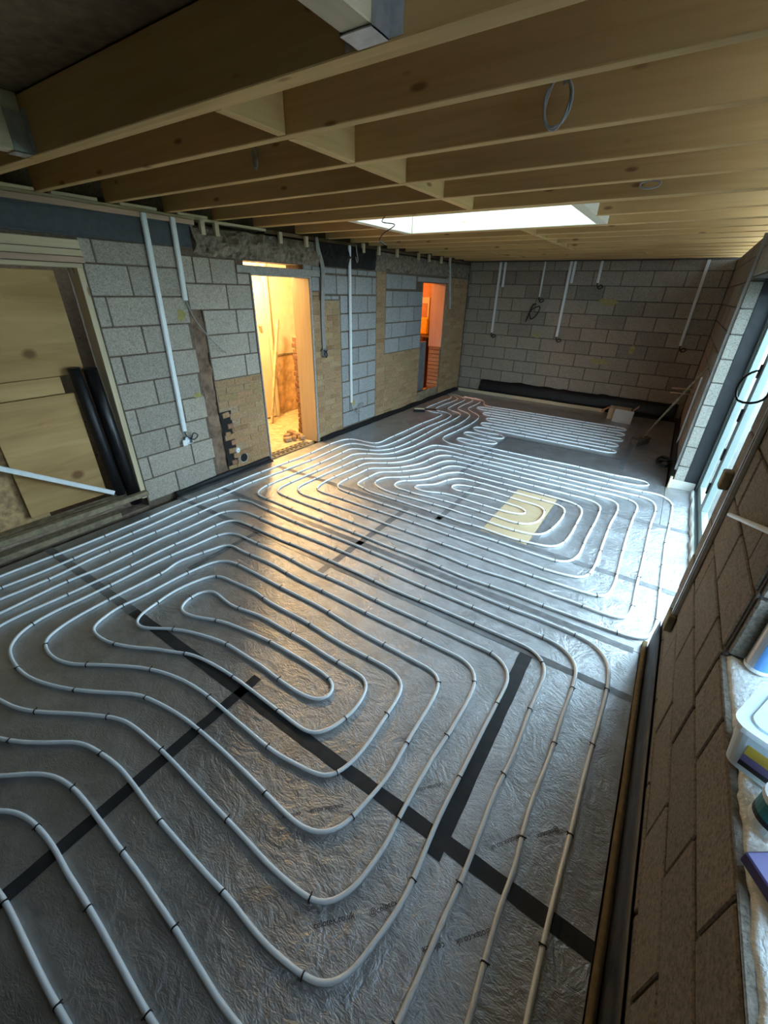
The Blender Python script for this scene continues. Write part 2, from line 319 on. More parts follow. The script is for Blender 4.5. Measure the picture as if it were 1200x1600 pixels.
course(wall_left, 'L', 7.93, 8.885, .03, 2.15, .03, .0725, .235, (8.0, 7.88), 'brick', 'brick', 0.009, 0.06, None, 0.004)
course(wall_left, 'L', YF+.01, -0.42, .03, 2.2, .03, .225, .457, (2.065, 1.835), 'block', 'block')
span('lintel', (XL-.10, 3.15, 2.05), (XL+.012, 4.39, 2.118), 'concrete', wall_left)
span('rough_packing', (XL-.05, 4.12, 2.12), (XL+.004, 4.25, 2.165), 'block_blue', wall_left)
span('lintel', (XL-.10, 6.82, 2.065), (XL+.008, 8.0, 2.135), 'concrete', wall_left)
# other walls
course(wall_back, 'B', XL+.005, XR-.005, .04, 2.455, .04, .2265, .457, (-3.17, -3.395), 'block', 'block_far')
win = lambda u, z: z > .95 and u < 1.30 and z < 2.12 and u > -.95
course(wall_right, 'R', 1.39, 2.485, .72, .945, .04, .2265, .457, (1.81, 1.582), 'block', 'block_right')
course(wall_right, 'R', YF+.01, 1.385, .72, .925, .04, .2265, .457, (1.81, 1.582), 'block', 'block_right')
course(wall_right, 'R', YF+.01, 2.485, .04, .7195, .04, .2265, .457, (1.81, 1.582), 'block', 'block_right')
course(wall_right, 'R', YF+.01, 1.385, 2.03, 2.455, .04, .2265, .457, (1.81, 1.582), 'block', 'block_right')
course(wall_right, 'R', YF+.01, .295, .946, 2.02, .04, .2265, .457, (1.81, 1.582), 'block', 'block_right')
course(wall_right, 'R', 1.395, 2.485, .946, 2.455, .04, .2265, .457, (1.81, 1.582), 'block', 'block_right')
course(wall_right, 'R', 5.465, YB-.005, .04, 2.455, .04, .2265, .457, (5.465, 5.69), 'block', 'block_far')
course(wall_right, 'R', 2.50, 5.45, 2.11, 2.455, 2.11, .2265, .457, (2.7,), 'block', 'block_pale')
# far reveal of the door opening: pale block returns and a black cavity closer
for k in range(10):
    z0 = .04+.2265*k; z1 = min(z0+.2265, 2.1)
    if z1-z0 > .03: piece('block', (.435, 5.475, (z0+z1)/2), (.10, .06, z1-z0-.01), 'block_pale', wall_right, .004)
span('cavity_closer', (.488, 5.452, -.05), (.615, 5.47, 2.1), 'dpm', wall_right)

# ------------------------------------------------------------------ ceiling
bm = bmesh.new()
for lo, hi in (((XL-.28, YF-.28, ZD), (-2.72, YB+.28, ZD+.025)), ((-.86, YF-.28, ZD), (.7, YB+.28, ZD+.025)), ((-2.72, YF-.28, ZD), (-.86, 3.52, ZD+.025)), ((-2.72, 4.56, ZD), (-.86, YB+.28, ZD+.025))): addbox(bm, lo, hi)
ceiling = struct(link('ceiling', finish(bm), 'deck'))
JY = [(-2.7, .047), (-2.25, .047), (-1.8, .047), (-1.35, .047), (-.9, .047), (-.45, .047), (0.02, .047), (1.20, .043), (1.245, .043), (1.595, .045), (2.05, .047), (2.522, .047), (2.995, .047), (3.475, .043), (3.520, .043), (4.585, .043), (4.63, .043), (5.08, .05), (5.485, .05), (5.95, .05), (6.46, .05), (6.88, .05), (7.33, .05), (7.78, .05), (8.23, .05), (8.66, .05)]
def joist(x0, x1, y, t): beam('joist', (x0, y, ZC+.11), (x1, y, ZC+.11), t, .218, 'joist_wood', ceiling)
for y, t_ in JY:
    dz = -0.006 if y in (1.20,) else 0
    beam('joist', (XL-.03, y, ZC+.11+dz), (.68, y, ZC+.11+dz), t_, .218, 'joist_wood', ceiling)
for x0, x1 in ((XL-.03, -2.80), (-.80, .68)): joist(x0, x1, 4.07, .05)
joist(XL-.03, -2.88, .62, .047); joist(-.78, .68, .62, .047)
def along(x, y0, y1, t, mat='joist_wood', name='noggin'): beam(name, (x, y0, ZC+.11), (x, y1, ZC+.11), t, .216, mat, ceiling)
for x in (-2.75, -.83): along(x, 3.545, 4.56, .085, 'liner_wood', 'trimmer')
for x in (-2.875, -.835): along(x, .05, 1.175, .09, 'pale_wood', 'trimmer')
span('skylight_lining', (-2.70, 4.545, ZC+.003), (-.875, 4.562, 2.93), 'liner_wood', ceiling)
span('skylight_lining', (-2.70, 3.545, ZC+.003), (-.875, 3.56, 2.93), 'liner_wood', ceiling)
span('skylight_lining', (-2.722, 3.545, ZC+.20), (-2.705, 4.562, 2.93), 'liner_wood', ceiling)
span('skylight_lining', (-.875, 3.545, ZC+.20), (-.858, 4.562, 2.93), 'liner_wood', ceiling)
span('skylight_pane', (-2.72, 3.54, 2.93), (-.86, 4.57, 2.942), 'dimmed_roof_glass', ceiling, 0)
for a, b in ((1.268, 1.57), (1.62, 2.025), (2.075, 2.497), (2.547, 2.97), (3.02, 3.45)): along(-1.56, a, b, .045, 'joist_wood')
for a, b in ((4.66, 5.05), (5.11, 5.455), (5.515, 5.92), (5.98, 6.43), (6.49, 6.85)): along(-1.55, a, b, .045, 'joist_wood')
for a, b in ((6.91, 7.30), (7.36, 7.75), (7.81, 8.20)): along(-2.75, a, b, .045)
along(-.75, 7.36, 7.75, .045)
def hanger(x, y, w):
    bm = bmesh.new(); z = ZC
    addbox(bm, (x-w/2-.003, y-.075, z-.004), (x+w/2+.003, y-.002, z-.001))
    for s in (-1, 1):
        xx = x+s*(w/2+.002); addbox(bm, (xx-.001, y-.075, z-.004), (xx+.001, y-.002, z+.15))
        addbox(bm, (min(xx, xx+s*.04), y-.003, z), (max(xx, xx+s*.04), y-.001, z+.16))
    link('joist_hanger', finish(bm), 'galv', ceiling)
hanger(-.835, 1.178, .09); hanger(-2.875, 1.178, .09)
# near rooflight opening is boarded over at its kerb
# wall plates along the left wall
beam('trim_1', (XL-.06, YF, 2.416), (XL-.06, 2.74, 2.416), .16, .038, 'pink_wood')['kind'] = 'structure'
beam('trim_2', (XL-.075, YF, 2.4475), (XL-.075, 3.6, 2.4475), .14, .022, 'pale_wood')['kind'] = 'structure'
beam('trim_3', (XL-.09, 3.6, 2.44), (XL-.09, YB, 2.44), .12, .035, 'old_wood')['kind'] = 'structure'

# ------------------------------------------------------------------ insulation boards, tape and printed lettering
FY = [YF+.01, .835, 2.005, 2.40, 3.20, 4.32, 6.10, 8.76]
ROWS = {0: [-3.80, -1.43, .335], 1: [-3.80, -2.65, -.24, .335], 2: [-3.84, -1.805, .335], 3: [-3.86, -1.805, .60], 4: [-3.86, -1.45, -1.04, -.61, .60], 5: [-3.86, -1.76, .335], 6: [-3.86, -.165, .335]}
boards = []
for r, xs in ROWS.items():
    for a, b in zip(xs, xs[1:]):
        if (r, a) == (4, -1.04): continue
        hi = b
        boards.append(span('insulation_board', (a+.0015, FY[r]+.0015, -.1), (hi-.0015, FY[r+1]-.0015, 0), 'foil', floor, .001))
span('insulation_board', (.338, 4.323, -.1), (.60, 5.44, 0), 'foil', floor, .001)
span('insulation_board', (.338, 2.53, -.1), (.60, 3.197, 0), 'foil', floor, .001) if False else None
span('plywood_patch', (-1.035, 3.222, -.02), (-.612, 4.312, .002), 'ply_floor', floor, .001)
span('plywood_base', (-1.039, 3.202, -.1), (-.611, 4.319, -.021), 'osb', floor, 0)
TAPES = [('x', -3.81, -2.5, .835, .062), ('x', -2.52, .335, .835, .062), ('x', -3.83, .335, 2.005, .05), ('x', -3.65, .30, 2.40, .055), ('x', -3.65, .58, 3.20, .06), ('x', -1.75, .58, 4.32, .06), ('x', -1.74, -.14, 6.10, .06),
         ('y', YF+.1, .95, -1.435, .058), ('y', .765, 1.985, -.24, .075), ('y', 1.88, 3.23, -1.805, .06), ('y', 3.15, 4.3, -1.45, .055), ('y', 3.22, 4.31, -.575, .05), ('y', 4.34, 6.13, -1.76, .05), ('y', 5.7, 7.35, -.165, .06), ('y', 1.33, 2.0, -2.65, .045)]
TBLACK = (1, 7, 8)
for i, (ax, a, b, c, w) in enumerate(TAPES):
    bm = bmesh.new(); n = max(4, int((b-a)/.06)); rows = []
    for k in range(n+1):
        s = a+(b-a)*k/n; e = random.uniform(-.0018, .0018); z = .0012+.0003*(i % 3)
        if ax == 'x': rows.append((bm.verts.new((s, c-w/2+e, z)), bm.verts.new((s, c+w/2+random.uniform(-.0018, .0018), z))))
        else: rows.append((bm.verts.new((c-w/2+e, s, z)), bm.verts.new((c+w/2+random.uniform(-.0018, .0018), s, z))))
    for p_, q in zip(rows, rows[1:]): bm.faces.new((p_[0], p_[1], q[1], q[0]))
    me = finish(bm)
    if me.polygons[0].normal.z < 0: me.flip_normals()
    link('joint_tape', me, 'tape' if i in TBLACK else 'tape_grey', floor)
def lettering(px, py, size, ang, flip, text='celotex.co.uk'):
    cu = bpy.data.curves.new('t', 'FONT'); cu.body = text; cu.size = size; cu.align_x = 'LEFT'
    o = bpy.data.objects.new('t', cu); me = bpy.data.meshes.new_from_object(o); bpy.data.objects.remove(o)
    q = onz(px, py, .0006); link('board_print', me, 'print_ink', floor, (q.x, q.y, .0012), (0, 0, ang))
AX = math.atan2(-.03, 1)
def dirang(x0, y0, x1, y1): a = onz(x0, y0); b = onz(x1, y1); return math.atan2(b.y-a.y, b.x-a.x), (b-a).length
for x0, y0, x1, y1, tx in ((490, 1452, 551, 1435, 'celotex.co.uk'), (578, 1432, 632, 1408, '@celotex'), (536, 1256, 490, 1264, 'celotex.co.uk'), (692, 1222, 652, 1232, 'celotex.co.uk'), (812, 1303, 768, 1322, 'celotex.co.uk'), (872, 1292, 838, 1304, '@celotex'),
                           (694, 1472, 650, 1482, 'celotex'), (770, 1448, 725, 1464, 'celotex.co.uk'), (470, 1268, 425, 1278, 'celotex'), (990, 1330, 1030, 1318, 'celotex')):
    if x0 > 960: continue
    a, L = dirang(x0, y0, x1, y1); lettering(x0, y0, .026, a, False, tx)

# ------------------------------------------------------------------ underfloor heating circuits
CR = dict(F1=(900, 780, 6.316), F2=(220, 720, 5.4545), F3=(0, 800, 4.615), F4=(240, 840, 4.615), F5=(400, 780, 4.615), F6=(600, 840, 4), F7=(780, 940, 5), F8=(480, 960, 4),
          N1=(0, 960, 4), N2=(0, 1160, 4), N3=(0, 1360, 4), N4=(260, 1040, 4), N5=(260, 1240, 4), N6=(300, 1380, 4), N7=(540, 1140, 4), N8=(580, 1360, 3.3333), Q=(400, 1000, 2.4),
          E1=(640, 600, 7.5), E2=(780, 610, 5.4545), E3=(520, 660, 6), E4=(680, 660, 6), E5=(860, 680, 5.217), E6=(380, 680, 6), E7=(560, 740, 6), E8=(740, 750, 6), P=(0, 0, 1))
def T(c, *pts): ox, oy, s = CR[c]; return [(ox+x/s, oy+y/s) for x, y in pts]
def rev(l): return [s[::-1] for s in l[::-1]]
def chain(segs):
    out = []
    for s in segs:
        for k, q in enumerate(s):
            if len(out) > 1:
                d = (out[-1][0]-out[-2][0], out[-1][1]-out[-2][1]); e = (q[0]-out[-1][0], q[1]-out[-1][1])
                L = math.hypot(*e)
                if L < 2.5: continue
                if k < 4 and s is not segs[0] and d[0]*e[0]+d[1]*e[1] < 0 and L < 40: continue
            out.append(q)
    return out
P1 = [T('F3', (0, 465), (270, 360), (600, 235), (1075, 38)), T('F2', (300, 382), (665, 238), (900, 135)), T('E6', (0, 410), (350, 275), (590, 185), (850, 70), (940, 43), (1010, 35), (1070, 42), (1140, 65)),
      T('E3', (160, 155), (230, 165), (310, 183), (390, 195), (440, 188), (520, 150), (690, 75)), T('E1', (130, 465), (250, 420), (360, 372), (382, 358), (365, 343), (290, 330), (220, 315), (187, 293), (205, 273), (270, 245), (400, 195), (475, 168), (488, 152), (455, 115))]
P2 = [T('F3', (0, 550), (320, 425), (750, 240), (1130, 75)), T('F2', (400, 405), (745, 272), (900, 200)), T('E6', (0, 480), (200, 395), (440, 305), (670, 215), (925, 100), (975, 83), (1030, 78), (1130, 90)),
      T('E3', (140, 203), (185, 202), (280, 210), (400, 230), (460, 225), (555, 195), (720, 120), (900, 35)), T('E1', (230, 500), (410, 420), (470, 385), (485, 365), (470, 350), (420, 330), (330, 312), (305, 293), (320, 275), (400, 240), (545, 188), (565, 170), (540, 150), (480, 110))]
P3 = [T('F3', (0, 630), (395, 465), (700, 320), (1200, 110)), T('F2', (480, 450), (640, 380), (740, 345), (835, 330), (920, 345), (1020, 390), (1200, 470)), T('F5', (235, 143), (440, 225), (650, 305), (900, 408), (1145, 510)),
      T('F6', (350, 265), (560, 350), (755, 430), (940, 498)), T('F7', (500, 215), (650, 285), (720, 325), (790, 385), (840, 460), (857, 530), (850, 650), (800, 870)), T('P', (930, 1150), (910, 1225), (895, 1290), (877, 1360), (859, 1432), (823, 1597))]
P4 = [T('F3', (0, 730), (450, 515), (730, 400), (1190, 180)), T('F2', (320, 605), (500, 525), (650, 455), (720, 432), (795, 425), (860, 430), (940, 455), (1155, 550)), T('F5', (145, 185), (360, 270), (570, 355), (820, 460), (1075, 575)),
      T('F6', (400, 370), (715, 502), (910, 585), (1020, 635)), T('F7', (420, 315), (490, 360), (560, 430), (600, 510), (600, 560), (580, 650), (490, 905)), T('Q', (1150, 290), (1100, 440), (1030, 620)), T('N7', (1165, 470), (1090, 720)), T('N8', (745, 0), (700, 110), (600, 440), (515, 760))]
P5 = [T('F3', (0, 820), (545, 568), (900, 405), (1190, 265)), T('F2', (430, 650), (655, 542), (740, 512), (800, 508), (860, 525), (1060, 612), (1200, 675)), T('F5', (290, 335), (495, 425), (740, 535), (990, 652)),
      T('F6', (300, 425), (670, 585), (890, 682)), T('F7', (215, 355), (290, 405), (340, 470), (357, 540), (345, 600), (250, 820)), T('N7', (1110, 0), (1040, 180), (940, 380), (840, 640), (720, 950)), T('N8', (370, 270), (260, 530), (140, 790))]
P6 = [T('F3', (120, 900), (200, 830), (350, 740), (625, 610), (950, 450)), T('F2', (130, 865), (525, 690), (640, 640), (745, 615), (830, 630), (945, 683), (1200, 795)), T('F5', (390, 505), (640, 615), (910, 748)),
      T('F6', (300, 550), (560, 670), (660, 715), (720, 755), (765, 815), (775, 870)), T('F7', (68, 560), (60, 640), (10, 740)), T('Q', (850, 340), (780, 480), (680, 680), (560, 960), (470, 1100)),
      T('N6', (1195, 310), (1100, 420), (1000, 560), (920, 610), (850, 635), (760, 615), (680, 570), (580, 490), (450, 370), (310, 200), (230, 90)), T('N5', (460, 760), (300, 560), (110, 345)), T('N2', (1150, 660), (1000, 490), (830, 260), (740, 150), (640, 75), (540, 15)), T('N1', (450, 795), (350, 800), (180, 800), (40, 785), (0, 775))]
A7 = [T('F3', (330, 920), (365, 885), (480, 800), (720, 665), (1200, 420)), T('F2', (300, 870), (635, 745), (720, 717), (800, 730), (835, 755), (1100, 870)), T('F5', (295, 570), (500, 670), (825, 830)),
      T('F8', (390, 0), (600, 100), (800, 195), (970, 280), (1030, 335), (1050, 400), (1040, 460), (900, 720), (800, 870)), T('N7', (560, 150), (350, 520), (250, 720), (100, 930)), T('N5', (1200, 560), (1130, 620), (1040, 675), (960, 690), (880, 650), (780, 570), (650, 455), (480, 270), (320, 105)),
      T('N4', (320, 900), (170, 740), (0, 560)), T('N1', (920, 770), (820, 690), (740, 650), (640, 635), (480, 620), (200, 605), (90, 580), (0, 535))]
L7 = [T('F3', (330, 920)), T('N1', (400, 70), (315, 125), (280, 170), (290, 220), (335, 272), (445, 310), (485, 312), (700, 318), (900, 335), (1040, 370)), T('N4', (0, 55), (120, 100), (230, 170), (480, 380), (675, 540), (800, 610), (920, 670), (1015, 695), (1100, 650), (1200, 560)),
      T('F8', (310, 880), (465, 675), (580, 490), (590, 425), (540, 360), (420, 290), (215, 183), (0, 50)), T('F5', (300, 850), (70, 725), (0, 670)), T('F4', (810, 445), (575, 320), (500, 285), (440, 275), (365, 293), (150, 385), (10, 480)),
      T('F3', (1115, 665), (1020, 735), (980, 785), (1000, 825), (1070, 838)), T('F4', (0, 655), (150, 660), (300, 690), (500, 755), (670, 857)), T('N4', (590, 0), (750, 120), (905, 205), (980, 210), (1030, 180), (1045, 140)),
      T('F8', (165, 440), (120, 385), (0, 305)), T('F4', (850, 755), (700, 685), (485, 603), (300, 570), (220, 545), (190, 510), (205, 490), (240, 450), (335, 395), (425, 385), (480, 425), (565, 490), (760, 560), (950, 668)),
      T('F8', (0, 175), (95, 240), (270, 345), (340, 385), (375, 440), (350, 510), (290, 600), (150, 710), (60, 745), (0, 735)), T('N4', (860, 405), (760, 330), (650, 245), (380, 45)), T('F4', (340, 870), (240, 835), (140, 825), (0, 800)),
      T('N1', (850, 207), (700, 180), (630, 150), (585, 110), (580, 80)), T('F3', (700, 800), (850, 690), (1015, 615), (1200, 515)), T('F4', (275, 240), (470, 168), (560, 175), (695, 237), (925, 360), (1200, 500)), T('F5', (400, 745)),
      T('F8', (310, 95), (640, 275), (790, 360), (825, 410), (800, 500), (640, 770)), T('N7', (400, 50), (250, 310), (100, 480), (0, 590)), T('N5', (1060, 225), (980, 248), (900, 235), (820, 190), (700, 80)), T('N4', (530, 705), (260, 450), (75, 305)),
      T('N1', (1115, 625), (960, 540), (860, 500), (700, 490), (500, 475), (330, 445), (175, 390), (90, 310), (60, 240), (65, 200), (100, 145))]
D3 = T('N3', (0, 150), (60, 250), (150, 440), (290, 730), (420, 960))
D5 = [T('N2', (0, 210), (150, 197), (300, 200), (390, 235), (500, 330), (600, 460), (760, 680), (920, 900)), T('N3', (930, 120), (1080, 340)), T('N6', (0, 460), (60, 555), (150, 710), (280, 880))]
D4 = [T('N2', (0, 425), (100, 435), (180, 480), (260, 555), (350, 680), (440, 810)), T('N3', (410, 0), (500, 140), (650, 400), (800, 680), (960, 960))]
near = chain(rev(P1) + [[(-60, 925), (-200, 990), (-320, 1070), (-345, 1130), (-290, 1180), (-130, 1270)], D3, [(150, 1680), (240, 1790), (370, 1880), (520, 1930), (660, 1900), (760, 1790), (805, 1680)]] + rev(P3) + [[(-60, 960), (-140, 1005), (-195, 1065), (-190, 1130), (-130, 1185), (-60, 1208)]] + D5 +
             [[(420, 1655), (480, 1695), (550, 1695), (595, 1655)]] + rev(P5) + [[(-35, 1003), (-55, 1035), (-40, 1068)]] + rev(A7) + L7 + P6 + [[(-40, 1145), (-95, 1115), (-120, 1070), (-105, 1025), (-60, 985)]] + P4 +
             [[(700, 1690), (640, 1770), (540, 1800), (430, 1780), (330, 1710)]] + rev(D4) + [[(-60, 1270), (-180, 1240), (-260, 1180), (-280, 1110), (-230, 1040), (-100, 960)]] + P2)
def QR(*segs): return list(segs)
q1u = [T('E1', (520, 118), (600, 148), (648, 168), (640, 190), (600, 210), (470, 270), (445, 287), (455, 302), (530, 325), (580, 340), (596, 362), (570, 385), (480, 435), (300, 520)), T('E3', (1000, 45), (855, 115), (650, 215), (540, 250), (435, 262), (340, 260), (265, 250), (170, 248), (115, 270)), T('E6', (1010, 130), (955, 150), (760, 240), (530, 340), (300, 435), (200, 480), (145, 520)), T('E6', (133, 540), (150, 565), (270, 615), (400, 670)),
       T('F5', (320, 95), (730, 250)), T('F6', (0, 45), (250, 140), (500, 245), (800, 350), (975, 418)), T('F7', (600, 125), (850, 220), (1000, 270))]
e9 = [T('F1', (640, 1378), (710, 1360), (752, 1310), (790, 1230), (825, 940), (850, 700), (865, 590), (880, 450), (920, 270), (945, 130)), T('E5', (995, 590), (985, 550), (950, 520), (880, 485), (710, 450), (220, 340)), T('E4', (935, 418), (610, 345), (310, 275), (200, 245), (75, 222))]
q3 = [T('E3', (1030, 220), (960, 213), (900, 225), (835, 250), (720, 300), (620, 328), (515, 338), (420, 340), (330, 338), (240, 345), (190, 365), (105, 403)), T('E6', (945, 285), (690, 398), (520, 480), (505, 500), (540, 545), (730, 612)), T('E7', (0, 375), (165, 437), (450, 540), (760, 650)), T('F6', (345, 30), (865, 217), (1025, 270), (1200, 327))]
e7 = [T('F1', (0, 895), (150, 940), (240, 960), (300, 945), (350, 890), (390, 800), (430, 640), (470, 480), (510, 340), (560, 195), (605, 75)), T('E5', (690, 550), (640, 525), (530, 490), (350, 450), (170, 405)), T('E4', (875, 488), (550, 408), (400, 372), (220, 330), (160, 315))]
q5 = [T('E3', (1130, 320), (1065, 308), (1000, 312), (920, 340), (825, 383), (740, 403), (640, 420), (510, 428), (365, 430), (330, 435), (285, 458), (100, 545), (55, 573), (40, 590), (50, 612), (85, 635), (200, 675)), T('E7', (0, 210), (150, 260), (330, 320), (600, 410), (895, 510), (1200, 605)), T('F6', (930, 100), (1090, 148), (1140, 150))]
e5 = [T('P', (893, 876), (901, 870)), T('F1', (40, 530), (100, 390), (210, 180), (240, 85)), T('E5', (400, 575), (360, 545), (290, 520), (145, 483)), T('E4', (800, 563), (470, 478), (300, 432), (245, 418), (160, 408))]
q7 = [T('E3', (1120, 408), (1065, 415), (1005, 440), (930, 465), (840, 488), (760, 502), (670, 512), (565, 515), (500, 515), (445, 530), (400, 550), (390, 570), (405, 588), (450, 620), (570, 665), (700, 700)), T('E7', (640, 270), (830, 325), (990, 380)), T('E8', (0, 345), (300, 450), (525, 505), (600, 512), (670, 500), (740, 450), (810, 380), (850, 310), (850, 270), (800, 235), (695, 203), (365, 113)), T('E4', (260, 530), (190, 527), (100, 545), (0, 580))]
q9 = [T('E3', (960, 580), (870, 587), (790, 588), (762, 600), (775, 617), (810, 635), (880, 650), (965, 657), (1060, 670)), T('E7', (900, 210), (1110, 278)), T('E8', (30, 215), (325, 303), (420, 318), (480, 318), (495, 300), (450, 265), (375, 238), (85, 150)), T('E4', (260, 650), (165, 625), (149, 605), (160, 593), (200, 584), (265, 590), (490, 638))]
q8 = [T('E8', (125, 98), (435, 192), (570, 230), (640, 260), (665, 295), (640, 350), (600, 390), (540, 410), (470, 412), (385, 400), (200, 340), (0, 275)), T('E7', (870, 275), (695, 227), (525, 187), (400, 145)), T('E3', (620, 625), (585, 600), (576, 583), (592, 565), (640, 550), (720, 547), (800, 543), (895, 530), (1000, 495), (1080, 475)), T('E4', (230, 470), (300, 487), (400, 515), (765, 608))]
q6 = [T('E8', (725, 155), (900, 205), (990, 245), (1015, 300), (980, 380), (905, 515), (840, 590), (760, 622), (680, 620), (535, 590), (350, 545), (0, 425)), T('E7', (980, 460), (620, 335), (420, 270), (250, 215), (115, 172)), T('E3', (280, 615), (240, 590), (229, 574), (250, 555), (360, 500), (410, 475), (450, 465), (530, 465), (645, 460), (775, 443), (870, 425), (940, 400), (1020, 370), (1100, 358)), T('E4', (210, 368), (285, 387), (510, 443), (925, 543))]
e6 = [T('E5', (170, 440), (405, 502), (500, 530), (540, 555), (551, 590), (530, 650)), T('F1', (350, 220), (265, 440), (210, 600), (160, 700), (90, 765), (20, 772)), T('F6', (1120, 230), (1020, 203), (915, 165), (450, 0)), T('E7', (835, 572), (500, 455), (245, 370), (0, 290)), T('E6', (1000, 620), (820, 560), (730, 530), (690, 505), (692, 488), (720, 463), (800, 415), (1030, 315), (1105, 280)), T('E3', (310, 383), (355, 380), (530, 380), (640, 370), (735, 348), (830, 310), (910, 280), (960, 262), (1005, 258), (1100, 275)), T('E4', (110, 265), (255, 303), (400, 340), (560, 375), (920, 460))]
e8 = [T('E5', (170, 370), (400, 425), (640, 480), (770, 510), (830, 540), (857, 580), (850, 640)), T('F1', (740, 240), (675, 540), (640, 690), (595, 870), (570, 1000), (540, 1110), (500, 1160), (430, 1172), (350, 1155), (200, 1105), (0, 1025)), T('F6', (1005, 342), (810, 268), (560, 190), (320, 93), (60, 0)), T('F5', (805, 208), (395, 50)), T('E6', (635, 665), (405, 575), (325, 535), (320, 515), (345, 490), (400, 460), (605, 370), (850, 265), (975, 205), (1030, 180), (1110, 172)),
      T('E3', (265, 293), (360, 295), (465, 298), (570, 285), (660, 255), (740, 230), (940, 130), (1080, 60)), T('E1', (555, 480), (640, 430), (695, 385), (705, 365), (680, 340), (600, 310), (565, 290), (580, 270), (700, 215), (742, 190), (730, 170), (640, 150))]
middle = chain(q1u + e9 + q3 + e7 + q5 + e5 + q7 + q9 + q8 + q6 + e6 + e8)
r0 = [T('E1', (640, 146), (760, 172), (822, 190), (830, 207), (800, 230), (710, 270), (685, 287), (692, 302), (720, 320), (795, 360), (811, 385), (790, 415), (720, 465), (520, 565), (400, 620), (388, 645), (420, 670)), T('E4', (130, 195), (360, 245), (645, 313), (980, 388)), T('E5', (230, 300), (635, 397), (740, 412), (795, 411), (806, 400), (760, 375), (675, 355), (470, 315), (170, 245)), T('E4', (1000, 347), (785, 300), (665, 275), (545, 248), (400, 215)),
      T('E1', (780, 718), (620, 680), (560, 658), (545, 645), (555, 632), (590, 630), (660, 645), (850, 685), (940, 700), (1000, 703), (1026, 690), (980, 670), (910, 655), (820, 640), (700, 605), (645, 590), (628, 575), (640, 565), (680, 562), (740, 570), (960, 625), (1020, 635), (1090, 640), (1106, 625), (1085, 605), (1030, 590), (960, 580), (810, 550), (748, 527), (738, 515), (752, 507), (800, 505), (865, 515))]
back = [onz(*q, .0110) for q in chain(r0)]
# serpentine rows by the back wall: parallel runs between measured end bends
ga, gb = onz(831.3, 646.7), onz(952.3, 666.5); ha, hb = onz(830.4, 684.3), onz(948.7, 708)
y1 = (ga.y+gb.y)/2; y10 = (ha.y+hb.y)/2
RX = [onz(*T('E2', q)[0]).x for q in ((1085, 342), (1075, 385), (1060, 430), (1018, 478), (1000, 530))]
LX = [onz(*q).x for q in ((747.3, 636), (755.5, 645.3), (760.7, 654), (752, 661.3))]
gy = [y1+(y10-y1)*k/9 for k in range(10)]; z = .0110
back = [q for q in back]
x_l = back[-1].x
for k in range(4, -1, -1):                       # from the nearest row to the farthest
    ya, yb = gy[2*k+1], gy[2*k]; mid = (ya+yb)/2; h = abs(yb-ya)/2
    xr = RX[k]; xl = x_l if k == 4 else LX[k]+h
    for fr in (.25, .5, .75, 1): back.append(Vector((xl+(xr-h-xl)*fr, ya, z)))
    back += [Vector((xr-h*.3, ya+h*.35, z)), Vector((xr, mid, z)), Vector((xr-h*.3, yb-h*.35, z))]
    xl2 = (LX[k-1]+h) if k else onz(*T('E1', (910, 260))[0]).x
    for fr in (0, .25, .5, .75, 1): back.append(Vector((xr-h+(xl2-xr+h)*fr, yb, z)))
    if k:
        ny = gy[2*k-1]; back += [Vector((xl2-h*.7, yb+(ny-yb)*.18, z)), Vector((xl2-h, (yb+ny)/2, z)), Vector((xl2-h*.7, yb+(ny-yb)*.82, z))]
back += [onz(*q, z) for q in T('E1', (872, 235), (873, 207), (845, 190), (760, 164))]
PR = .0093
clip_me = ring_clip(PR+.0006, .0024, .0045); clip_me.materials.append(MATS['black_plastic'])
def circuit(pts, label, spacing, phase):
    cl = catmull(pts, .01); ev = [cl[0]]; d_ = 0
    for a, b in zip(cl, cl[1:]):
        d_ += (b-a).length
        if d_ >= .022: ev.append(b); d_ = 0
    for _ in range(3): ev = [ev[0]]+[(ev[k-1]+ev[k]*2+ev[k+1])/4 for k in range(1, len(ev)-1)]+[ev[-1]]
    cl = ev; me = tube(cl, PR, 10)
    o = tag(link('heating_pipe', me, 'pipe_plastic'), label, 'pipe', 'underfloor heating circuits')
    acc = phase
    for a, b in zip(cl, cl[1:]):
        acc += (b-a).length
        if acc >= spacing and (b-a).length > 1e-5:
            acc = random.uniform(-.06, .06); d = b-a
            link('pipe_clip', clip_me, None, o, (a.x, a.y, .0105), (0, 0, math.atan2(d.y, d.x)+random.uniform(-.12, .12)))
    return o
circuit([onz(*q, .0110) for q in near], 'white plastic heating pipe looped in nested bends beside the boarded wide opening', .41, .2)
circuit([onz(*q, .0110) for q in middle], 'white plastic heating pipe spiralling over the plywood patch by the glazed doors', .40, .1)
circuit(back, 'white plastic heating pipe zigzagging in tight rows by the back wall', .42, .3)
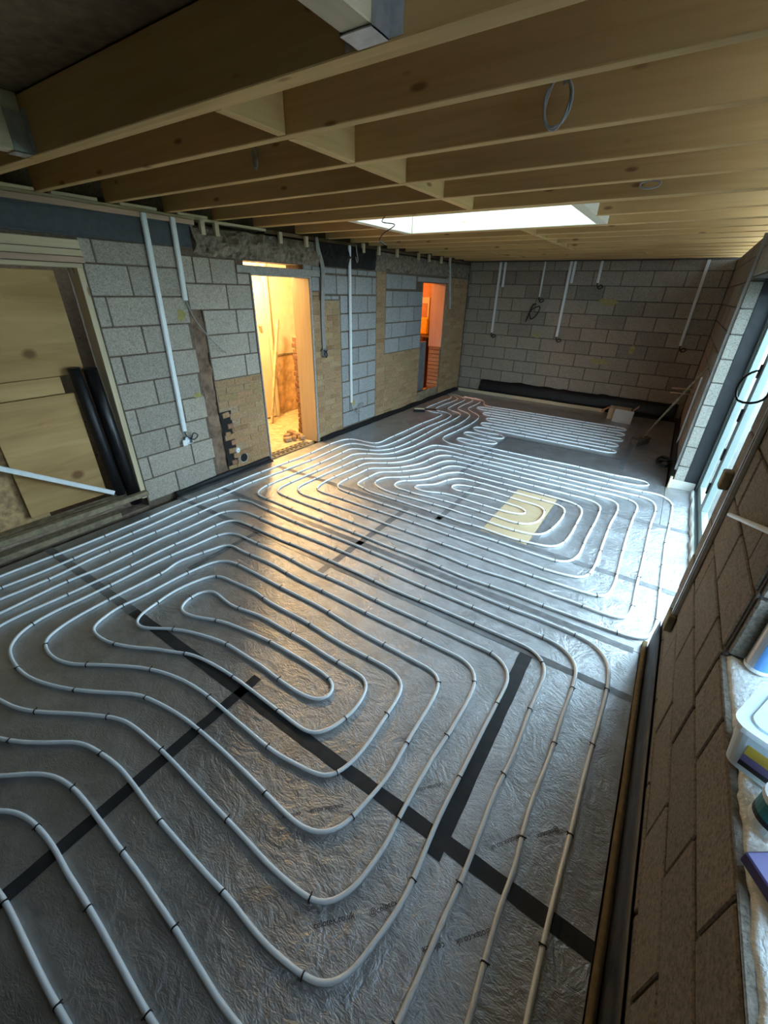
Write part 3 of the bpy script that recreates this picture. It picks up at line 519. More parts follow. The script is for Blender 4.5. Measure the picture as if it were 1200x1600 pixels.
# ------------------------------------------------------------------ left wall dressings
steel = tag(link('steel_beam', boxes([((XL-.03, -.6, 2.222), (XL+.012, 2.69, 2.236)), ((XL-.03, -.6, 2.380), (XL+.012, 2.69, 2.395)), ((XL-.03, -.6, 2.236), (XL+.004, 2.69, 2.380))], .001), 'steel_paint'),
            'dark grey painted steel beam over the boarded wide opening', 'beam')
def lumpy(u0, u1, z0, z1, bulge, amp, seed, nu, nz, X=XL):
    bm = bmesh.new(); g = []
    for i in range(nu+1):
        row = []
        for k in range(nz+1):
            y = u0+(u1-u0)*i/nu; z = z0+(z1-z0)*k/nz; e = math.sin(math.pi*k/nz)
            n = noise.fractal(Vector((y*7+seed, z*9, seed)), 0.9, 2.0, 4)
            row.append(bm.verts.new((X+bulge*e+amp*n, y+.01*noise.noise(Vector((y*9, z*9, 3))), z+.012*noise.noise(Vector((y*6, z*3, seed+5))))))
        g.append(row)
    bk = [[bm.verts.new((X-.05, u0+(u1-u0)*i/nu, z)) for z in (z0, z1)] for i in range(nu+1)]
    for i in range(nu):
        for k in range(nz): bm.faces.new((g[i][k], g[i+1][k], g[i+1][k+1], g[i][k+1]))
        bm.faces.new((g[i][0], bk[i][0], bk[i+1][0], g[i+1][0])); bm.faces.new((g[i][nz], g[i+1][nz], bk[i+1][1], bk[i][1]))
    bm.faces.new([g[0][k] for k in range(nz+1)]+[bk[0][1], bk[0][0]]); bm.faces.new([g[nu][k] for k in range(nz, -1, -1)]+[bk[nu][0], bk[nu][1]])
    return finish(bm)
o = link('rubble_void_band', lumpy(2.70, 4.36, 2.165, 2.40, .03, .045, 1.0, 60, 10), 'rubble', wall_left)
o = link('rubble_void_band', lumpy(4.38, 5.55, 2.17, 2.41, .02, .02, 4.0, 40, 8, XL+.02), 'void_black', wall_left)  # solid black band painted as the darkness of an open void
o = link('rubble_void_band', lumpy(5.50, 8.86, 2.17, 2.40, .02, .03, 9.0, 70, 8), 'rubble', wall_left)
link('channel_mortar', lumpy(2.555, 2.688, -.02, 1.715, .0, .022, 13.0, 8, 60, XL-.022), 'channel', wall_left)
link('cavity_shade', lumpy(2.692, 2.832, .09, .72, 0, .004, 17.0, 8, 24, XL-.004), 'void_black', wall_left)  # flat black patch painted as shade inside the broken-out cavity
for k, (yy, zz) in enumerate(((2.80, 2.33), (2.95, 2.33), (3.75, 2.34), (4.15, 2.34), (5.25, 2.36), (5.62, 2.36), (6.1, 2.36), (6.75, 2.36), (7.1, 2.36), (7.55, 2.36), (7.9, 2.36))):
    beam('timber_packer', (XL+.035, yy, zz), (XL+.035, yy, zz+.105), .045, .035, 'pale_wood', wall_left)
# extra joist-end packing pieces on the plate
for yy in (1.42, 1.82, 2.28, 2.76): beam('plate_packer', (XL-.02, yy-.16, 2.47), (XL-.02, yy+.14, 2.47), .05, .02, 'pale_wood', wall_left)
# soil pipe stub, plastic plug, foam smears
link('pipe_sleeve', lathe([(.058, -.05), (.062, 0), (.062, .012), (.050, .012), (.048, -.06), (.001, -.06)], 20), 'concrete', wall_left, (XL-.01, 2.915, .143), (0, math.radians(90), 0))
link('sleeve_bore', lathe([(.049, -.02), (.049, .0125)], 20), 'void_black', wall_left, (XL-.01, 2.915, .143), (0, math.radians(90), 0))
link('pipe_plug', lathe([(.03, -.02), (.032, .02), (.024, .03), (.01, .032), (.009, .02)], 16), 'white_pvc', wall_left, (XL, 2.83, .26), (0, math.radians(90), 0))
def smear(c, w, h, parent, axis):
    bm = bmesh.new(); n = 14; ctr = bm.verts.new((0, 0, .003)); ring = []
    for k in range(n):
        a = 2*math.pi*k/n; r = random.uniform(.55, 1.1); ring.append(bm.verts.new((math.cos(a)*w*r, math.sin(a)*h*r, 0)))
    for k in range(n): bm.faces.new((ctr, ring[k], ring[(k+1) % n]))
    rot = (math.radians(90), 0, math.radians(90)) if axis == 'L' else (math.radians(90), 0, 0)
    link('foam_smear', finish(bm), 'foam_yellow', parent, c, rot)
smear((XL+.0035, 2.46, 1.68), .05, .06, wall_left, 'L'); smear((XL+.0035, 2.47, .95), .06, .03, wall_left, 'L'); smear((XL+.0035, 5.02, .40), .07, .05, wall_left, 'L')
smear((-1.22, YB-.0035, 1.83), .18, .07, wall_back, 'B'); smear((-1.14, YB-.0035, .85), .17, .05, wall_back, 'B'); smear((-.66, YB-.0035, 1.10), .05, .09, wall_back, 'B'); smear((-2.36, YB-.0035, 1.22), .08, .05, wall_back, 'B')

# boarded wide opening
fr = empty('opening_frame', (XL-.07, 1.7, .08)); tag(fr, 'raw timber lining around the boarded wide opening', 'frame')
beam('jamb', (XL-.075, 1.712, .085), (XL-.075, 1.712, 2.02), .14, .044, 'pale_wood', fr, .003, (0, 1, 0))
beam('head', (XL-.075, -.38, 2.034), (XL-.075, 1.735, 2.034), .15, .028, 'pale_wood', fr)
for k, (z0, z1, mm) in enumerate(((2.052, 2.092, 'pink_wood'), (2.094, 2.138, 'pale_wood'), (2.14, 2.20, 'pale_wood'))):
    beam('header_board', (XL-.06, -.38, (z0+z1)/2), (XL-.06, 1.755-.004*k, (z0+z1)/2), .14, z1-z0-.002, mm, fr)
XP = XL-.155
u = tag(beam('plywood_sheet', (XP, -.38, 1.63), (XP, 1.585, 1.63), .018, .74, 'ply'), 'large plywood sheet closing the top of the wide opening', 'plywood')
tag(beam('plywood_strip', (XP-.003, .45, 1.19), (XP-.003, 1.40, 1.19), .02, .13, 'ply'), 'narrow plywood strip between the large sheet and the knotty board', 'plywood')
q = [onx(*e, XP+.03) for e in ((125, 620), (180, 769), (63, 808), (0, 640))]
tag(beam('plywood_board', (XP+.03, .86, .665), (XP+.03, 1.45, .665), .018, .92, 'ply'), 'knotty plywood board leaning on a bottom rail', 'plywood')
tag(beam('chipboard_sheet', (XP-.02, -.38, .60), (XP-.02, 1.0, .60), .018, 1.02, 'osb'), 'rough orange strand board behind the knotty plywood', 'board')
rl = empty('bottom_rail', (XL-.05, .6, .0)); tag(rl, 'weathered timber sill rails across the foot of the boarded opening', 'timber')
beam('rail', (XL+.03, -.38, .165), (XL+.03, 1.735, .148), .055, .045, 'weathered_wood', rl); beam('rail', (XL-.11, -.38, .12), (XL-.11, 1.68, .11), .08, .09, 'weathered_wood', rl); beam('rail', (XL-.0, -.38, .03), (XL-.0, 1.45, .03), .10, .05, 'weathered_wood', rl)
a = onx(0, 732, XL-.02); b = onx(178, 770, XL-.06)
d = (b-a).normalized(); tag(beam('trunking_offcut', a-d*.5, b, .03, .038, 'white_pvc', None, .003), 'dirty white plastic trunking length slanting across the knotty plywood', 'trunking')
a = onx(213, 785, XL-.055); b = onx(140, 575, XL-.06)
tag(link('soil_pipe', tube([a, a+(b-a)*.5, b], .052, 20), 'black_plastic'), 'glossy black soil pipe leaning beside the timber jamb', 'pipe')
a2 = Vector((XL-.085, 1.545, .175)); b2 = Vector((XL-.085, 1.49, 1.32))
tag(link('membrane_roll', tube([a2, (a2+b2)/2, b2], .042, 16), 'dpm'), 'matt black membrane roll standing behind the soil pipe', 'roll')

# surface trunking, boxes and cables on the left wall
def trunk(p0, p1, w, dep, normal, label, group='white trunking drops', mat='white_pvc'):
    p0 = Vector(p0); p1 = Vector(p1); n = Vector(normal)
    r = empty('trunking', p1); body = beam('base', p0+n*(dep*.5), p1+n*(dep*.5), w, dep, mat, r, .002, n)
    beam('lid', p0+n*(dep*1.08), p1+n*(dep*1.08), w*.72, dep*.35, mat, r, .001, n)
    return tag(r, label, 'trunking', group)
LN = (1, 0, 0)
trunk((XL+.012, 2.276, 2.43), (XL+.001, 2.244, .63), .046, .022, LN, 'long white trunking dropping past the steel beam to a metal socket box')
trunk((XL+.012, 2.528, 2.43), (XL+.001, 2.520, 1.80), .046, .022, LN, 'short white trunking dropping past the steel beam with loose wires below')
trunk((XL+.02, 4.957, 2.42), (XL+.001, 4.973, .41), .042, .02, LN, 'long white trunking on the bluish blocks between two brick strips')
def wire(name, pts, r, mat, label, cat='cable', group=None, step=.02):
    return tag(link(name, tube(catmull(pts, step), r, 8), mat), label, cat, group)
bx = empty('socket_box', (XL, 2.26, .53)); tag(bx, 'small galvanised socket box on blocks with a coiled cable tail', 'socket box')
link('box', boxes([((XL, 2.225, .495), (XL+.035, 2.229, .57)), ((XL, 2.296, .495), (XL+.035, 2.30, .57)), ((XL, 2.225, .495), (XL+.035, 2.30, .499)), ((XL, 2.225, .566), (XL+.035, 2.30, .57)), ((XL, 2.225, .495), (XL+.004, 2.30, .57))]), 'galv', bx)
link('cable_tail', tube(catmull([(XL+.012, 2.245, .64), (XL+.03, 2.25, .58), (XL+.06, 2.30, .54), (XL+.06, 2.35, .57), (XL+.05, 2.32, .60), (XL+.05, 2.28, .55)], .01), .006, 8), 'black_plastic', bx)
link('cover_plate', boxes([((XL+.036, 2.19, .49), (XL+.038, 2.24, .55))]), 'white_pvc', bx)
wire('loose_wire', [(XL+.02, 2.52, 1.80), (XL+.03, 2.56, 1.66), (XL+.05, 2.66, 1.5), (XL+.05, 2.78, 1.38), (XL+.03, 2.86, 1.32)], .006, 'cable_grey', 'grey loose wire hanging from the short trunking')
g2 = empty('cable_drop', (XL, 4.38, 1.2)); tag(g2, 'grey twin cable drop ending in a black box beside the hall doorway', 'cable')
for k in range(3):
    dy = .022*k; link('cable', tube(catmull([(XL+.05, 4.30+dy*.5, 2.45), (XL+.05, 4.31+dy, 2.33), (XL+.03, 4.40+dy, 2.15), (XL+.016, 4.385+dy, 1.7), (XL+.016, 4.38+dy, 1.22)], .03), .010, 8), 'cable_grey', g2)
link('back_box', boxes([((XL, 4.35, 1.13), (XL+.03, 4.36, 1.22)), ((XL, 4.44, 1.13), (XL+.03, 4.45, 1.22)), ((XL, 4.35, 1.13), (XL+.03, 4.45, 1.14)), ((XL, 4.35, 1.21), (XL+.03, 4.45, 1.22)), ((XL, 4.35, 1.13), (XL+.005, 4.45, 1.22))]), 'galv', g2)
link('cable_coil', tube(catmull([(XL+.02, 4.39, 1.21), (XL+.04, 4.43, 1.16), (XL+.05, 4.40, 1.12), (XL+.05, 4.37, 1.17), (XL+.05, 4.42, 1.20)], .01), .008, 8), 'black_plastic', g2)
wire('cable_tail', [(XL+.012, 4.97, .41), (XL+.02, 4.98, .33), (XL+.04, 5.05, .27), (XL+.05, 5.16, .30), (XL+.05, 5.24, .36), (XL+.04, 5.14, .34), (XL+.04, 5.08, .25), (XL+.03, 5.2, .22)], .007, 'cable_grey', 'grey cable tail looping below the trunking on bluish blocks')
trunk((XL+.001, 7.95, 2.38), (XL+.001, 8.10, 1.63), .05, .025, LN, 'grey metal conduit on brick beside the narrow far doorway', 'metal conduits', 'galv')

# membrane upstand along the foot of the left wall
def strip(name, u0, u1, f, nseg, mat, label=None, parent=None, th=.003):
    """wavy sheet: f(u) gives a list of cross-section points"""
    bm = bmesh.new(); rows = []
    for i in range(nseg+1): rows.append([bm.verts.new(q) for q in f(u0+(u1-u0)*i/nseg)])
    for a_, b_ in zip(rows, rows[1:]):
        for k in range(len(a_)-1): bm.faces.new((a_[k], b_[k], b_[k+1], a_[k+1]))
    me = finish(bm, True); o = link(name, me, mat, parent)
    md = o.modifiers.new('thickness', 'SOLIDIFY'); md.thickness = th
    return o
nz = lambda a, b=0.0: noise.noise(Vector((a, b, 2.7)))
def f(y): e = .012*nz(y*5); return [(XL+.085+e, y, .004), (XL+.05+e, y, .012+.006*nz(y*9, 4)), (XL+.022, y, .03+.02*abs(nz(y*4, 8))), (XL+.012, y, .05+.025*nz(y*3, 1))]
tag(strip('membrane_upstand', 2.0, 3.28, f, 40, 'dpm'), 'black membrane edge along the wall foot between boarded opening and hall doorway', 'membrane')
tag(strip('membrane_upstand', 4.25, 8.80, f, 90, 'dpm'), 'black membrane edge along the wall foot from hall doorway to back corner', 'membrane')
# back wall membrane, batten, boxes
def f(x): t_ = .27+.035*nz(x*2.2)+.02*nz(x*7, 3); w = .025*nz(x*6, 9); return [(x, YB-.02+.0*w, t_), (x, YB-.035+w*.5, t_*.6), (x, YB-.05+w*.6, .10), (x, YB-.075, .03)]
tag(strip('membrane_curtain', -3.36, .30, f, 90, 'dpm'), 'wide black membrane hanging along the foot of the back wall', 'membrane')
b0 = empty('floor_batten', (-2.3, 8.7, 0)); tag(b0, 'pale timber batten lying on edge along the back wall', 'timber')
for x0, x1, yy in ((-3.80, -2.72, 8.73), (-2.715, -1.75, 8.72), (-1.745, -.80, 8.70)): beam('batten', (x0, yy, .032), (x1, yy+random.uniform(-.01, .01), .032), .03, .06, 'pale_wood', b0)
cb = empty('cardboard_box', (-.55, 8.35, 0)); tag(cb, 'open brown cardboard box behind a white sheet', 'box')
link('walls', boxes([((-.70, 8.25, .001), (-.36, 8.255, .20)), ((-.70, 8.45, .001), (-.36, 8.455, .20)), ((-.70, 8.255, .001), (-.695, 8.45, .20)), ((-.365, 8.255, .001), (-.36, 8.45, .20)), ((-.70, 8.25, .001), (-.36, 8.455, .005))]), 'cardboard', cb)
piece('flap', (-.76, 8.35, .15), (.13, .19, .004), 'cardboard', cb, 0, (0, math.radians(-35), 0)); piece('flap', (-.30, 8.35, .22), (.12, .19, .004), 'cardboard', cb, 0, (0, math.radians(-50), 0))
tag(piece('white_sheet', (-.45, 8.13, .105), (.30, .012, .215), 'white_board', None, .002, (math.radians(-16), 0, math.radians(-4))), 'white board offcut leaning on the cardboard box', 'board')
# trunking drops on the back wall
BN = (0, -1, 0)
def bdrop(x, z1, label, tailseed, w=.042):
    o = trunk((x, YB-.001, 2.45), (x, YB-.001, z1), w, .024, BN, label)
    tl = [(x, YB-.02, z1), (x+.01, YB-.04, z1-.05), (x+.05, YB-.05, z1-.09), (x+.10, YB-.04, z1-.06), (x+.06, YB-.05, z1-.03), (x+.02, YB-.05, z1-.08)]
    link('cable_tail', tube(catmull(tl, .012), .009, 8), 'black_plastic', o)
bdrop(-3.265, 1.21, 'long white trunking on the back wall nearest the brick corner, with black tail', 1)
o = trunk((-3.17, YB-.001, 2.45), (-3.17, YB-.001, 2.03), .042, .02, BN, 'short white trunking beside the long drop nearest the brick corner')
bdrop(-2.43, 1.88, 'thin grey conduit on the back wall with a hanging black cable loop', 2, .026)
bdrop(-1.975, 1.22, 'long white trunking in the middle of the back wall with black tail', 3)
trunk((-1.91, YB-.001, 2.45), (-1.91, YB-.001, 2.11), .042, .02, BN, 'short white trunking beside the middle long drop on the back wall')
bdrop(-1.475, 2.12, 'short lone white trunking stub high on the back wall', 4)
bdrop(.028, 1.22, 'long white trunking on the back wall nearest the glazed doors, with black tail', 5)
wire('hanging_loop', [(-2.46, YB-.02, 1.76), (-2.50, YB-.04, 1.75), (-2.55, YB-.05, 1.60), (-2.50, YB-.05, 1.50), (-2.40, YB-.05, 1.60), (-2.38, YB-.05, 1.72), (-2.52, YB-.05, 1.66), (-2.60, YB-.05, 1.45)], .010, 'black_plastic', 'black cable loop dangling on the back wall under the thin conduit')

# ------------------------------------------------------------------ hall behind the first doorway
hx = -5.45
hall = struct(link('wall_hallway', boxes([((hx-.1, 2.4, -.1), (hx, 6.2, 2.5)), ((hx, 2.3, -.1), (XL-.28, 2.4, 2.5)), ((hx, 5.95, -.1), (XL-.28, 6.05, 2.5))]), 'plaster'))
struct(link('floor_hallway', boxes([((hx, 2.4, -.1), (XL-.10, 5.95, -.012))]), 'timber_dust'))
struct(link('ceiling_hallway', boxes([((hx, 2.4, 2.45), (XL-.28, 5.95, 2.5))]), 'plaster'))
ly = onx(412, 450, hx+.12).y
# worn lower plaster, trim line
w0 = onx(431, 582, hx+.012); w1 = onx(474, 592, hx+.012)
link('worn_plaster', lumpy(ly+.1, 5.93, .0, .93, .0, .006, 31.0, 30, 20, hx+.016), 'plaster_worn', hall)
span('dado_line', (hx+.005, ly+.1, .93), (hx+.03, 5.93, .955), 'weathered_wood', hall)
# door leaf standing open at the far side of the hall
hd = empty('hall_door', (-5.2, 4.3, 0)); tag(hd, 'cream flush door standing in the lit hallway with a round knob', 'door')
dy0 = onx(392, 440, hx+.12).y; dy1 = onx(411, 440, hx+.12).y
hl = piece('leaf', (hx+.10, ly-.40, 1.0), (.04, .80, 1.98), 'cream_paint', hd, .004)
link('knob', lathe([(.012, 0), (.012, .03), (.028, .045), (.03, .06), (.018, .072), (.001, .074)], 20), 'timber_dust', hl, (hx+.12, onx(405, 508, hx+.14).y, onx(405, 508, hx+.14).z), (0, math.radians(90), 0))
hf = empty('hall_architrave', (hx, ly, 0)); tag(hf, 'chipped painted door lining beside the cream hall door', 'door frame')
beam('lining', (hx+.09, ly+.05, -.01), (hx+.09, ly+.05, 2.3), .06, .07, 'cream_paint', hf, .004); beam('bare_patch', (hx+.1225, ly+.055, .5), (hx+.1225, ly+.055, 1.55), .004, .035, 'timber_dust', hf, .001)
# timber stick and lining board
pA = onz(424, 661, 0.0); s0 = ony(424, 661, 4.35); s1 = onx(434, 498, hx+.10)
tag(beam('timber_stick', onz(425, 661, .0), onx(434, 499, -5.22), .035, .05, 'timber_dust', None), 'slim timber stick leaning in the lit hallway', 'timber')
tag(beam('door_lining', (XL-.15, 4.214, -.008), (XL-.15, 4.214, 2.028), .29, .03, 'pale_wood', None, .003, (0, 1, 0)), 'wide orange-lit timber lining board in the hall doorway', 'door frame')
b = empty('door_casing', (XL, 3.3, 0)); tag(b, 'thin metal casing around the hall doorway opening', 'door frame')
span('jamb', (XL-.10, 3.314, -.005), (XL+.006, 3.333, 2.03), 'concrete', b); span('head', (XL-.10, 3.314, 2.03), (XL+.006, 4.233, 2.048), 'concrete', b)
span('jamb', (XL+.001, 4.20, -.005), (XL+.012, 4.233, 2.03), 'concrete', b)
th = empty('threshold', (XL, 3.7, -.02)); tag(th, 'perforated metal threshold strips at the hall doorway', 'threshold')
for k, xx in enumerate((XL-.03, XL-.13)):
    bm = bmesh.new(); addbox(bm, (xx-.035, 3.34, -.012), (xx+.035, 4.10, .004)); link('strip', finish(bm), 'weathered_wood', th)
    for j in range(9): link('slot', cbox(.022, .035, .004, 0, 'void_black'), None, th, (xx+random.uniform(-.004, .004), 3.40+j*.08, .005))
# ragged brick end seen inside the doorway
rb = empty('broken_brickwork', (-4.5, 4.5, 0)); tag(rb, 'ragged dark brick end beside the lining board in the hallway', 'brickwork')
for k in range(18): piece('brick', (-4.33-random.uniform(0, .05), 4.40, .03+k*.075), (.12, .11, .062), 'brick_red', rb, .006, (0, 0, random.uniform(-.15, .15)))
piece('core', (-4.30, 4.42, .72), (.10, .12, 1.42), 'void_black', rb)
deb = [(-4.28, 4.16, .02), (-4.36, 4.05, .02), (-4.22, 4.05, .02), (-4.15, 4.13, .02), (-4.42, 4.2, .02), (-4.25, 3.95, .015)]
for k, q in enumerate(deb): tag(piece('brick_rubble', (q[0], q[1], q[2]+.01), (random.uniform(.07, .13), random.uniform(.06, .1), .06 if k != 3 else .05), 'brick', None, .012, (0, 0, random.uniform(0, 3))), 'broken brick lump in the rubble pile on the hall floor', 'rubble', 'rubble pile in the hall doorway')

# ------------------------------------------------------------------ far narrow doorway
rx = -5.6
room2 = struct(link('wall_backroom', boxes([((rx-.1, 6.1, -.1), (rx, 9.2, 2.5)), ((rx, 8.6, -.1), (XL-.28, 8.7, 2.5)), ((rx, 6.05, -.1), (XL-.28, 6.12, 2.5))]), 'orange_plaster'))
struct(link('floor_backroom', boxes([((rx, 6.12, -.1), (XL-.05, 8.6, -.01))]), 'timber_dust')); struct(link('ceiling_backroom', boxes([((rx, 6.12, 2.45), (XL-.28, 8.6, 2.5))]), 'orange_plaster'))
tag(beam('door_lining', (XL-.15, 7.905, .95), (XL-.15, 7.905, 2.06), .28, .025, 'pink_wood', None, .003, (0, 1, 0)), 'orange timber lining in the narrow far doorway', 'door frame')
for k in range(13): piece('brick', (XL-.14, 7.90, .03+k*.0725+.03), (.24, .04, .063), 'brick', wall_left, .003)
pn = tag(span('slate_panel', (XL-.20, 7.06, .03), (XL-.15, 7.54, 1.08), 'slate_panel', None, .004), 'dark grey scuffed panel standing in the narrow far doorway', 'panel')
tag(span('doorway_board', (XL-.06, 7.045, .02), (XL-.02, 7.90, .20), 'weathered_wood', None), 'low weathered board across the foot of the narrow far doorway', 'board')
q = ony(663, 508, 8.42); tag(piece('amber_bag', (q.x, q.y, q.z-.02), (.22, .10, .34), 'amber', None, .03), 'bright amber bag beyond the dark panel in the far doorway', 'bag')
tag(span('bag_shelf', (q.x-.5, q.y-.2, q.z-.22), (q.x+.35, q.y+.17, q.z-.19), 'old_wood', None), 'dark shelf carrying the amber bag beyond the far doorway', 'shelf')
tag(span('bag_shelf_leg', (q.x-.05, q.y+.05, -.009), (q.x+.05, q.y+.15, q.z-.222), 'old_wood', None), 'dark post under the shelf beyond the far doorway', 'post').name = 'timber_post'
q = ony(663, 486, 8.585); fp = empty('wall_frame', q); tag(fp, 'pale framed fitting on the orange wall beyond the far doorway', 'frame')
piece('surround', q, (.24, .028, .52), 'cream_paint', fp, .006); piece('panel', (q.x, q.y-.017, q.z), (.15, .01, .30), 'orange_plaster', fp, .003)
# trowel on the floor by the far doorway
tr_ = empty('hand_brush', (onz(652, 643).x, onz(652, 643).y, 0)); tag(tr_, 'small hand brush with wooden back on the floor by the far doorway', 'brush')
q = onz(655, 643); piece('bristles', (q.x, q.y, .022), (.20, .07, .042), 'black_plastic', tr_, .006, (0, 0, .5)); piece('back', (q.x, q.y, .053), (.19, .06, .02), 'pale_wood', tr_, .006, (0, 0, .5)); piece('handle', (q.x+.18, q.y+.10, .05), (.22, .03, .02), 'black_plastic', tr_, .008, (0, 0, .5))

# ------------------------------------------------------------------ glazed doors in the right wall
bd = empty('bifold_doors', (.65, 3.95, 0)); tag(bd, 'pale framed glazed folding doors in the side wall opening', 'doors')
for nm, lo, hi in (('frame_jamb', (.615, 5.385, 0), (.69, 5.45, 2.1)), ('frame_jamb', (.615, 2.49, 0), (.69, 2.555, 2.1)), ('frame_head', (.615, 2.555, 2.04), (.69, 5.385, 2.1)), ('frame_sill', (.60, 2.555, -.05), (.70, 5.385, .035))): span(nm, lo, hi, 'frame_white', bd, .004)
LW = (5.385-2.555)/4
for k in range(4):
    y1_ = 5.382-k*LW; y0_ = y1_-LW+.006; lf = span('leaf', (.628, y1_-.07, .04), (.682, y1_, 2.035), 'frame_white', bd, .004)
    span('leaf_stile', (.628, y0_, .04), (.682, y0_+.07, 2.035), 'frame_white', lf, .004)
    span('leaf_rail', (.628, y0_+.07, .04), (.682, y1_-.07, .13), 'frame_white', lf, .004); span('leaf_rail', (.628, y0_+.07, 1.965), (.682, y1_-.07, 2.035), 'frame_white', lf, .004)
    span('pane', (.674, y0_+.065, .125), (.680, y1_-.065, 1.97), 'glass', lf, 0)
    span('gasket', (.6275, y1_-.0735, .13), (.630, y1_-.069, 1.965), 'gasket', lf, 0); span('gasket', (.6275, y0_-.006, .04), (.630, y0_, 2.035), 'gasket', lf, 0)
    if k == 0:
        for zz in (.28, .62, .98, 1.35, 1.75): span('hinge', (.612, y0_+.004, zz), (.6275, y0_+.03, zz+.11), 'gasket', lf, .002)
# board edging around the threshold
tag(span('edge_board', (.36, 5.43, .001), (.60, 5.449, .10), 'white_board', None), 'cream edging board below the block return at the glazed doors', 'board')
tag(span('timber_offcut', (.348, 5.40, .001), (.372, 5.462, .13), 'pale_wood', None), 'short pale timber offcut beside the cream edging board', 'timber')
def f(y): e = .012*nz(y*8, 5); return [(.575+e, y, .003), (.577+e, y, .05+.012*nz(y*6)), (.597, y, .055+.012*nz(y*6)), (.598, y, .002)]
tag(strip('edge_foam', 3.0, 5.35, f, 50, 'white_board'), 'torn pale foam edging along the sill of the glazed doors', 'foam strip')
def f(y): e = .004*nz(y*3, 5); return [(.338+e, y, .001), (.338+e, y, .030), (.362+e, y, .032), (.362+e, y, .001)]
tag(strip('edge_insulation', YF+.02, 2.50, f, 60, 'yellow_board'), 'yellow perimeter insulation strip along the floor edge under the window wall', 'insulation')
def f(y):
    t_ = .24+.02*nz(y*2.4, 3); e = .010*nz(y*4, 7)
    return [(.3685, y, .004), (.3685+.002*abs(e), y, .09), (.368+e*.6, y, t_*.62), (.3755, y, t_)]
tag(strip('membrane_upstand', YF+.02, 2.47, f, 80, 'dpm'), 'black membrane turned up the foot of the window wall', 'membrane')
def f(y): return [(.352, y, .003), (.362, y, .05), (.372, y, .12+.01*nz(y*5)), (.378, y, .16+.02*nz(y*3))]
tag(strip('membrane_upstand', 5.47, 8.75, f, 40, 'dpm'), 'black membrane turned up the wall foot behind the broom', 'membrane')

# broom and small things in the far corner
hb_ = onz(1000, 694, .0); ht = onx(1108, 571, XR-.03)
br = empty('broom', hb_); tag(br, 'brown wooden broom leaning on the side wall near the back corner', 'broom')
bh = piece('head', (hb_.x, hb_.y, .075), (.09, .36, .045), 'brush_brown', br, .008, (0, 0, math.radians(-25))); piece('bristles', (hb_.x, hb_.y, .028), (.07, .34, .055), 'brush_brown', bh, .004, (0, 0, math.radians(-25)))
link('handle', tube([hb_+Vector((0, 0, .09)), hb_+(ht-hb_)*.5+Vector((0, 0, .04)), ht], .0135, 12), 'weathered_wood', br)
for k, (p_, z_) in enumerate((((1050, 606), 0), ((1047, 613), 0))):
    a = ony(*p_, 7.75); tag(link('pipe_stub', tube([a, Vector(((a.x+XR)/2, a.y, a.z+.005)), Vector((XR-.001, a.y, a.z+.01))], .011, 12), 'pink_wood'), ('upper' if k == 0 else 'lower')+' thin copper pipe stub poking from the side wall behind the broom', 'pipe', 'copper pipe stubs behind the broom')
trunk((XR-.001, 6.95, 1.02), (XR-.001, 6.98, .12), .03, .016, (-1, 0, 0), 'white conduit on the side wall behind the broom', 'metal conduits', 'white_pvc')
trunk((XR-.001, 5.50, 2.45), (XR-.001, 5.50, .20), .03, .02, (-1, 0, 0), 'thin grey conduit running down beside the pale block return', 'metal conduits', 'cable_grey')
tag(link('cable_bundle', tube(catmull([(.20, 6.2, .02), (.28, 6.35, .03), (.33, 6.15, .05), (.27, 5.98, .06), (.19, 6.1, .07), (.24, 6.3, .08), (.32, 6.2, .10), (.30, 6.05, .12), (.22, 6.1, .11)], .02), .018, 8), 'black_plastic'), 'black cable bundle on the floor behind the cream edging board', 'cable')

# ------------------------------------------------------------------ near window wall
trunk((XR-.001, 2.16, 2.44), (XR-.001, 2.19, .41), .024, .02, (-1, 0, 0), 'bright metal conduit down the window wall to a grey box', 'metal conduits', 'galv')
q = onx(1049, 965, XR-.02); tag(piece('back_box', (XR-.018, q.y+.02, q.z-.03), (.034, .085, .10), 'weathered_wood', None, .004), 'dull grey outlet box low on the window wall', 'socket box')
a = onx(1140, 804, XR-.012); b = onx(1206, 832, XR-.03); tag(link('white_pipe', tube([a, (a+b)/2, b+(b-a)*.6], .0085, 12), 'white_pvc'), 'white plastic pipe slanting across the window wall blocks', 'pipe')
q = onx(1138, 750, XR-.01); tag(piece('old_box', (XR-.02, q.y, q.z), (.04, .06, .09), 'weathered_wood', None, .006), 'grey junction box on the window wall corner above the conduit box', 'socket box')
cs = [ony(x, y, 2.44) for x, y in ((1203, 613), (1192, 625), (1172, 630), (1152, 625), (1150, 610), (1160, 592), (1175, 582), (1186, 579))]
cs = [Vector((min(c.x, .58), c.y+.0, c.z)) for c in cs]
wire('cable_hoop', [Vector((XR-.004, 2.40, cs[0].z+.02))]+cs, .005, 'black_plastic', 'black stiff cable hoop sticking out of the window wall corner')
# block returns at the window jamb and door jamb
for k in range(4, 9):
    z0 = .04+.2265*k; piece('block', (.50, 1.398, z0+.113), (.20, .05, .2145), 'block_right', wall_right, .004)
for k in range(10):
    z0 = .04+.2265*k; z1 = min(z0+.2265, 2.1); piece('block', (.47, 2.478, (z0+z1)/2), (.16, .05, z1-z0-.012), 'block_right', wall_right, .004)
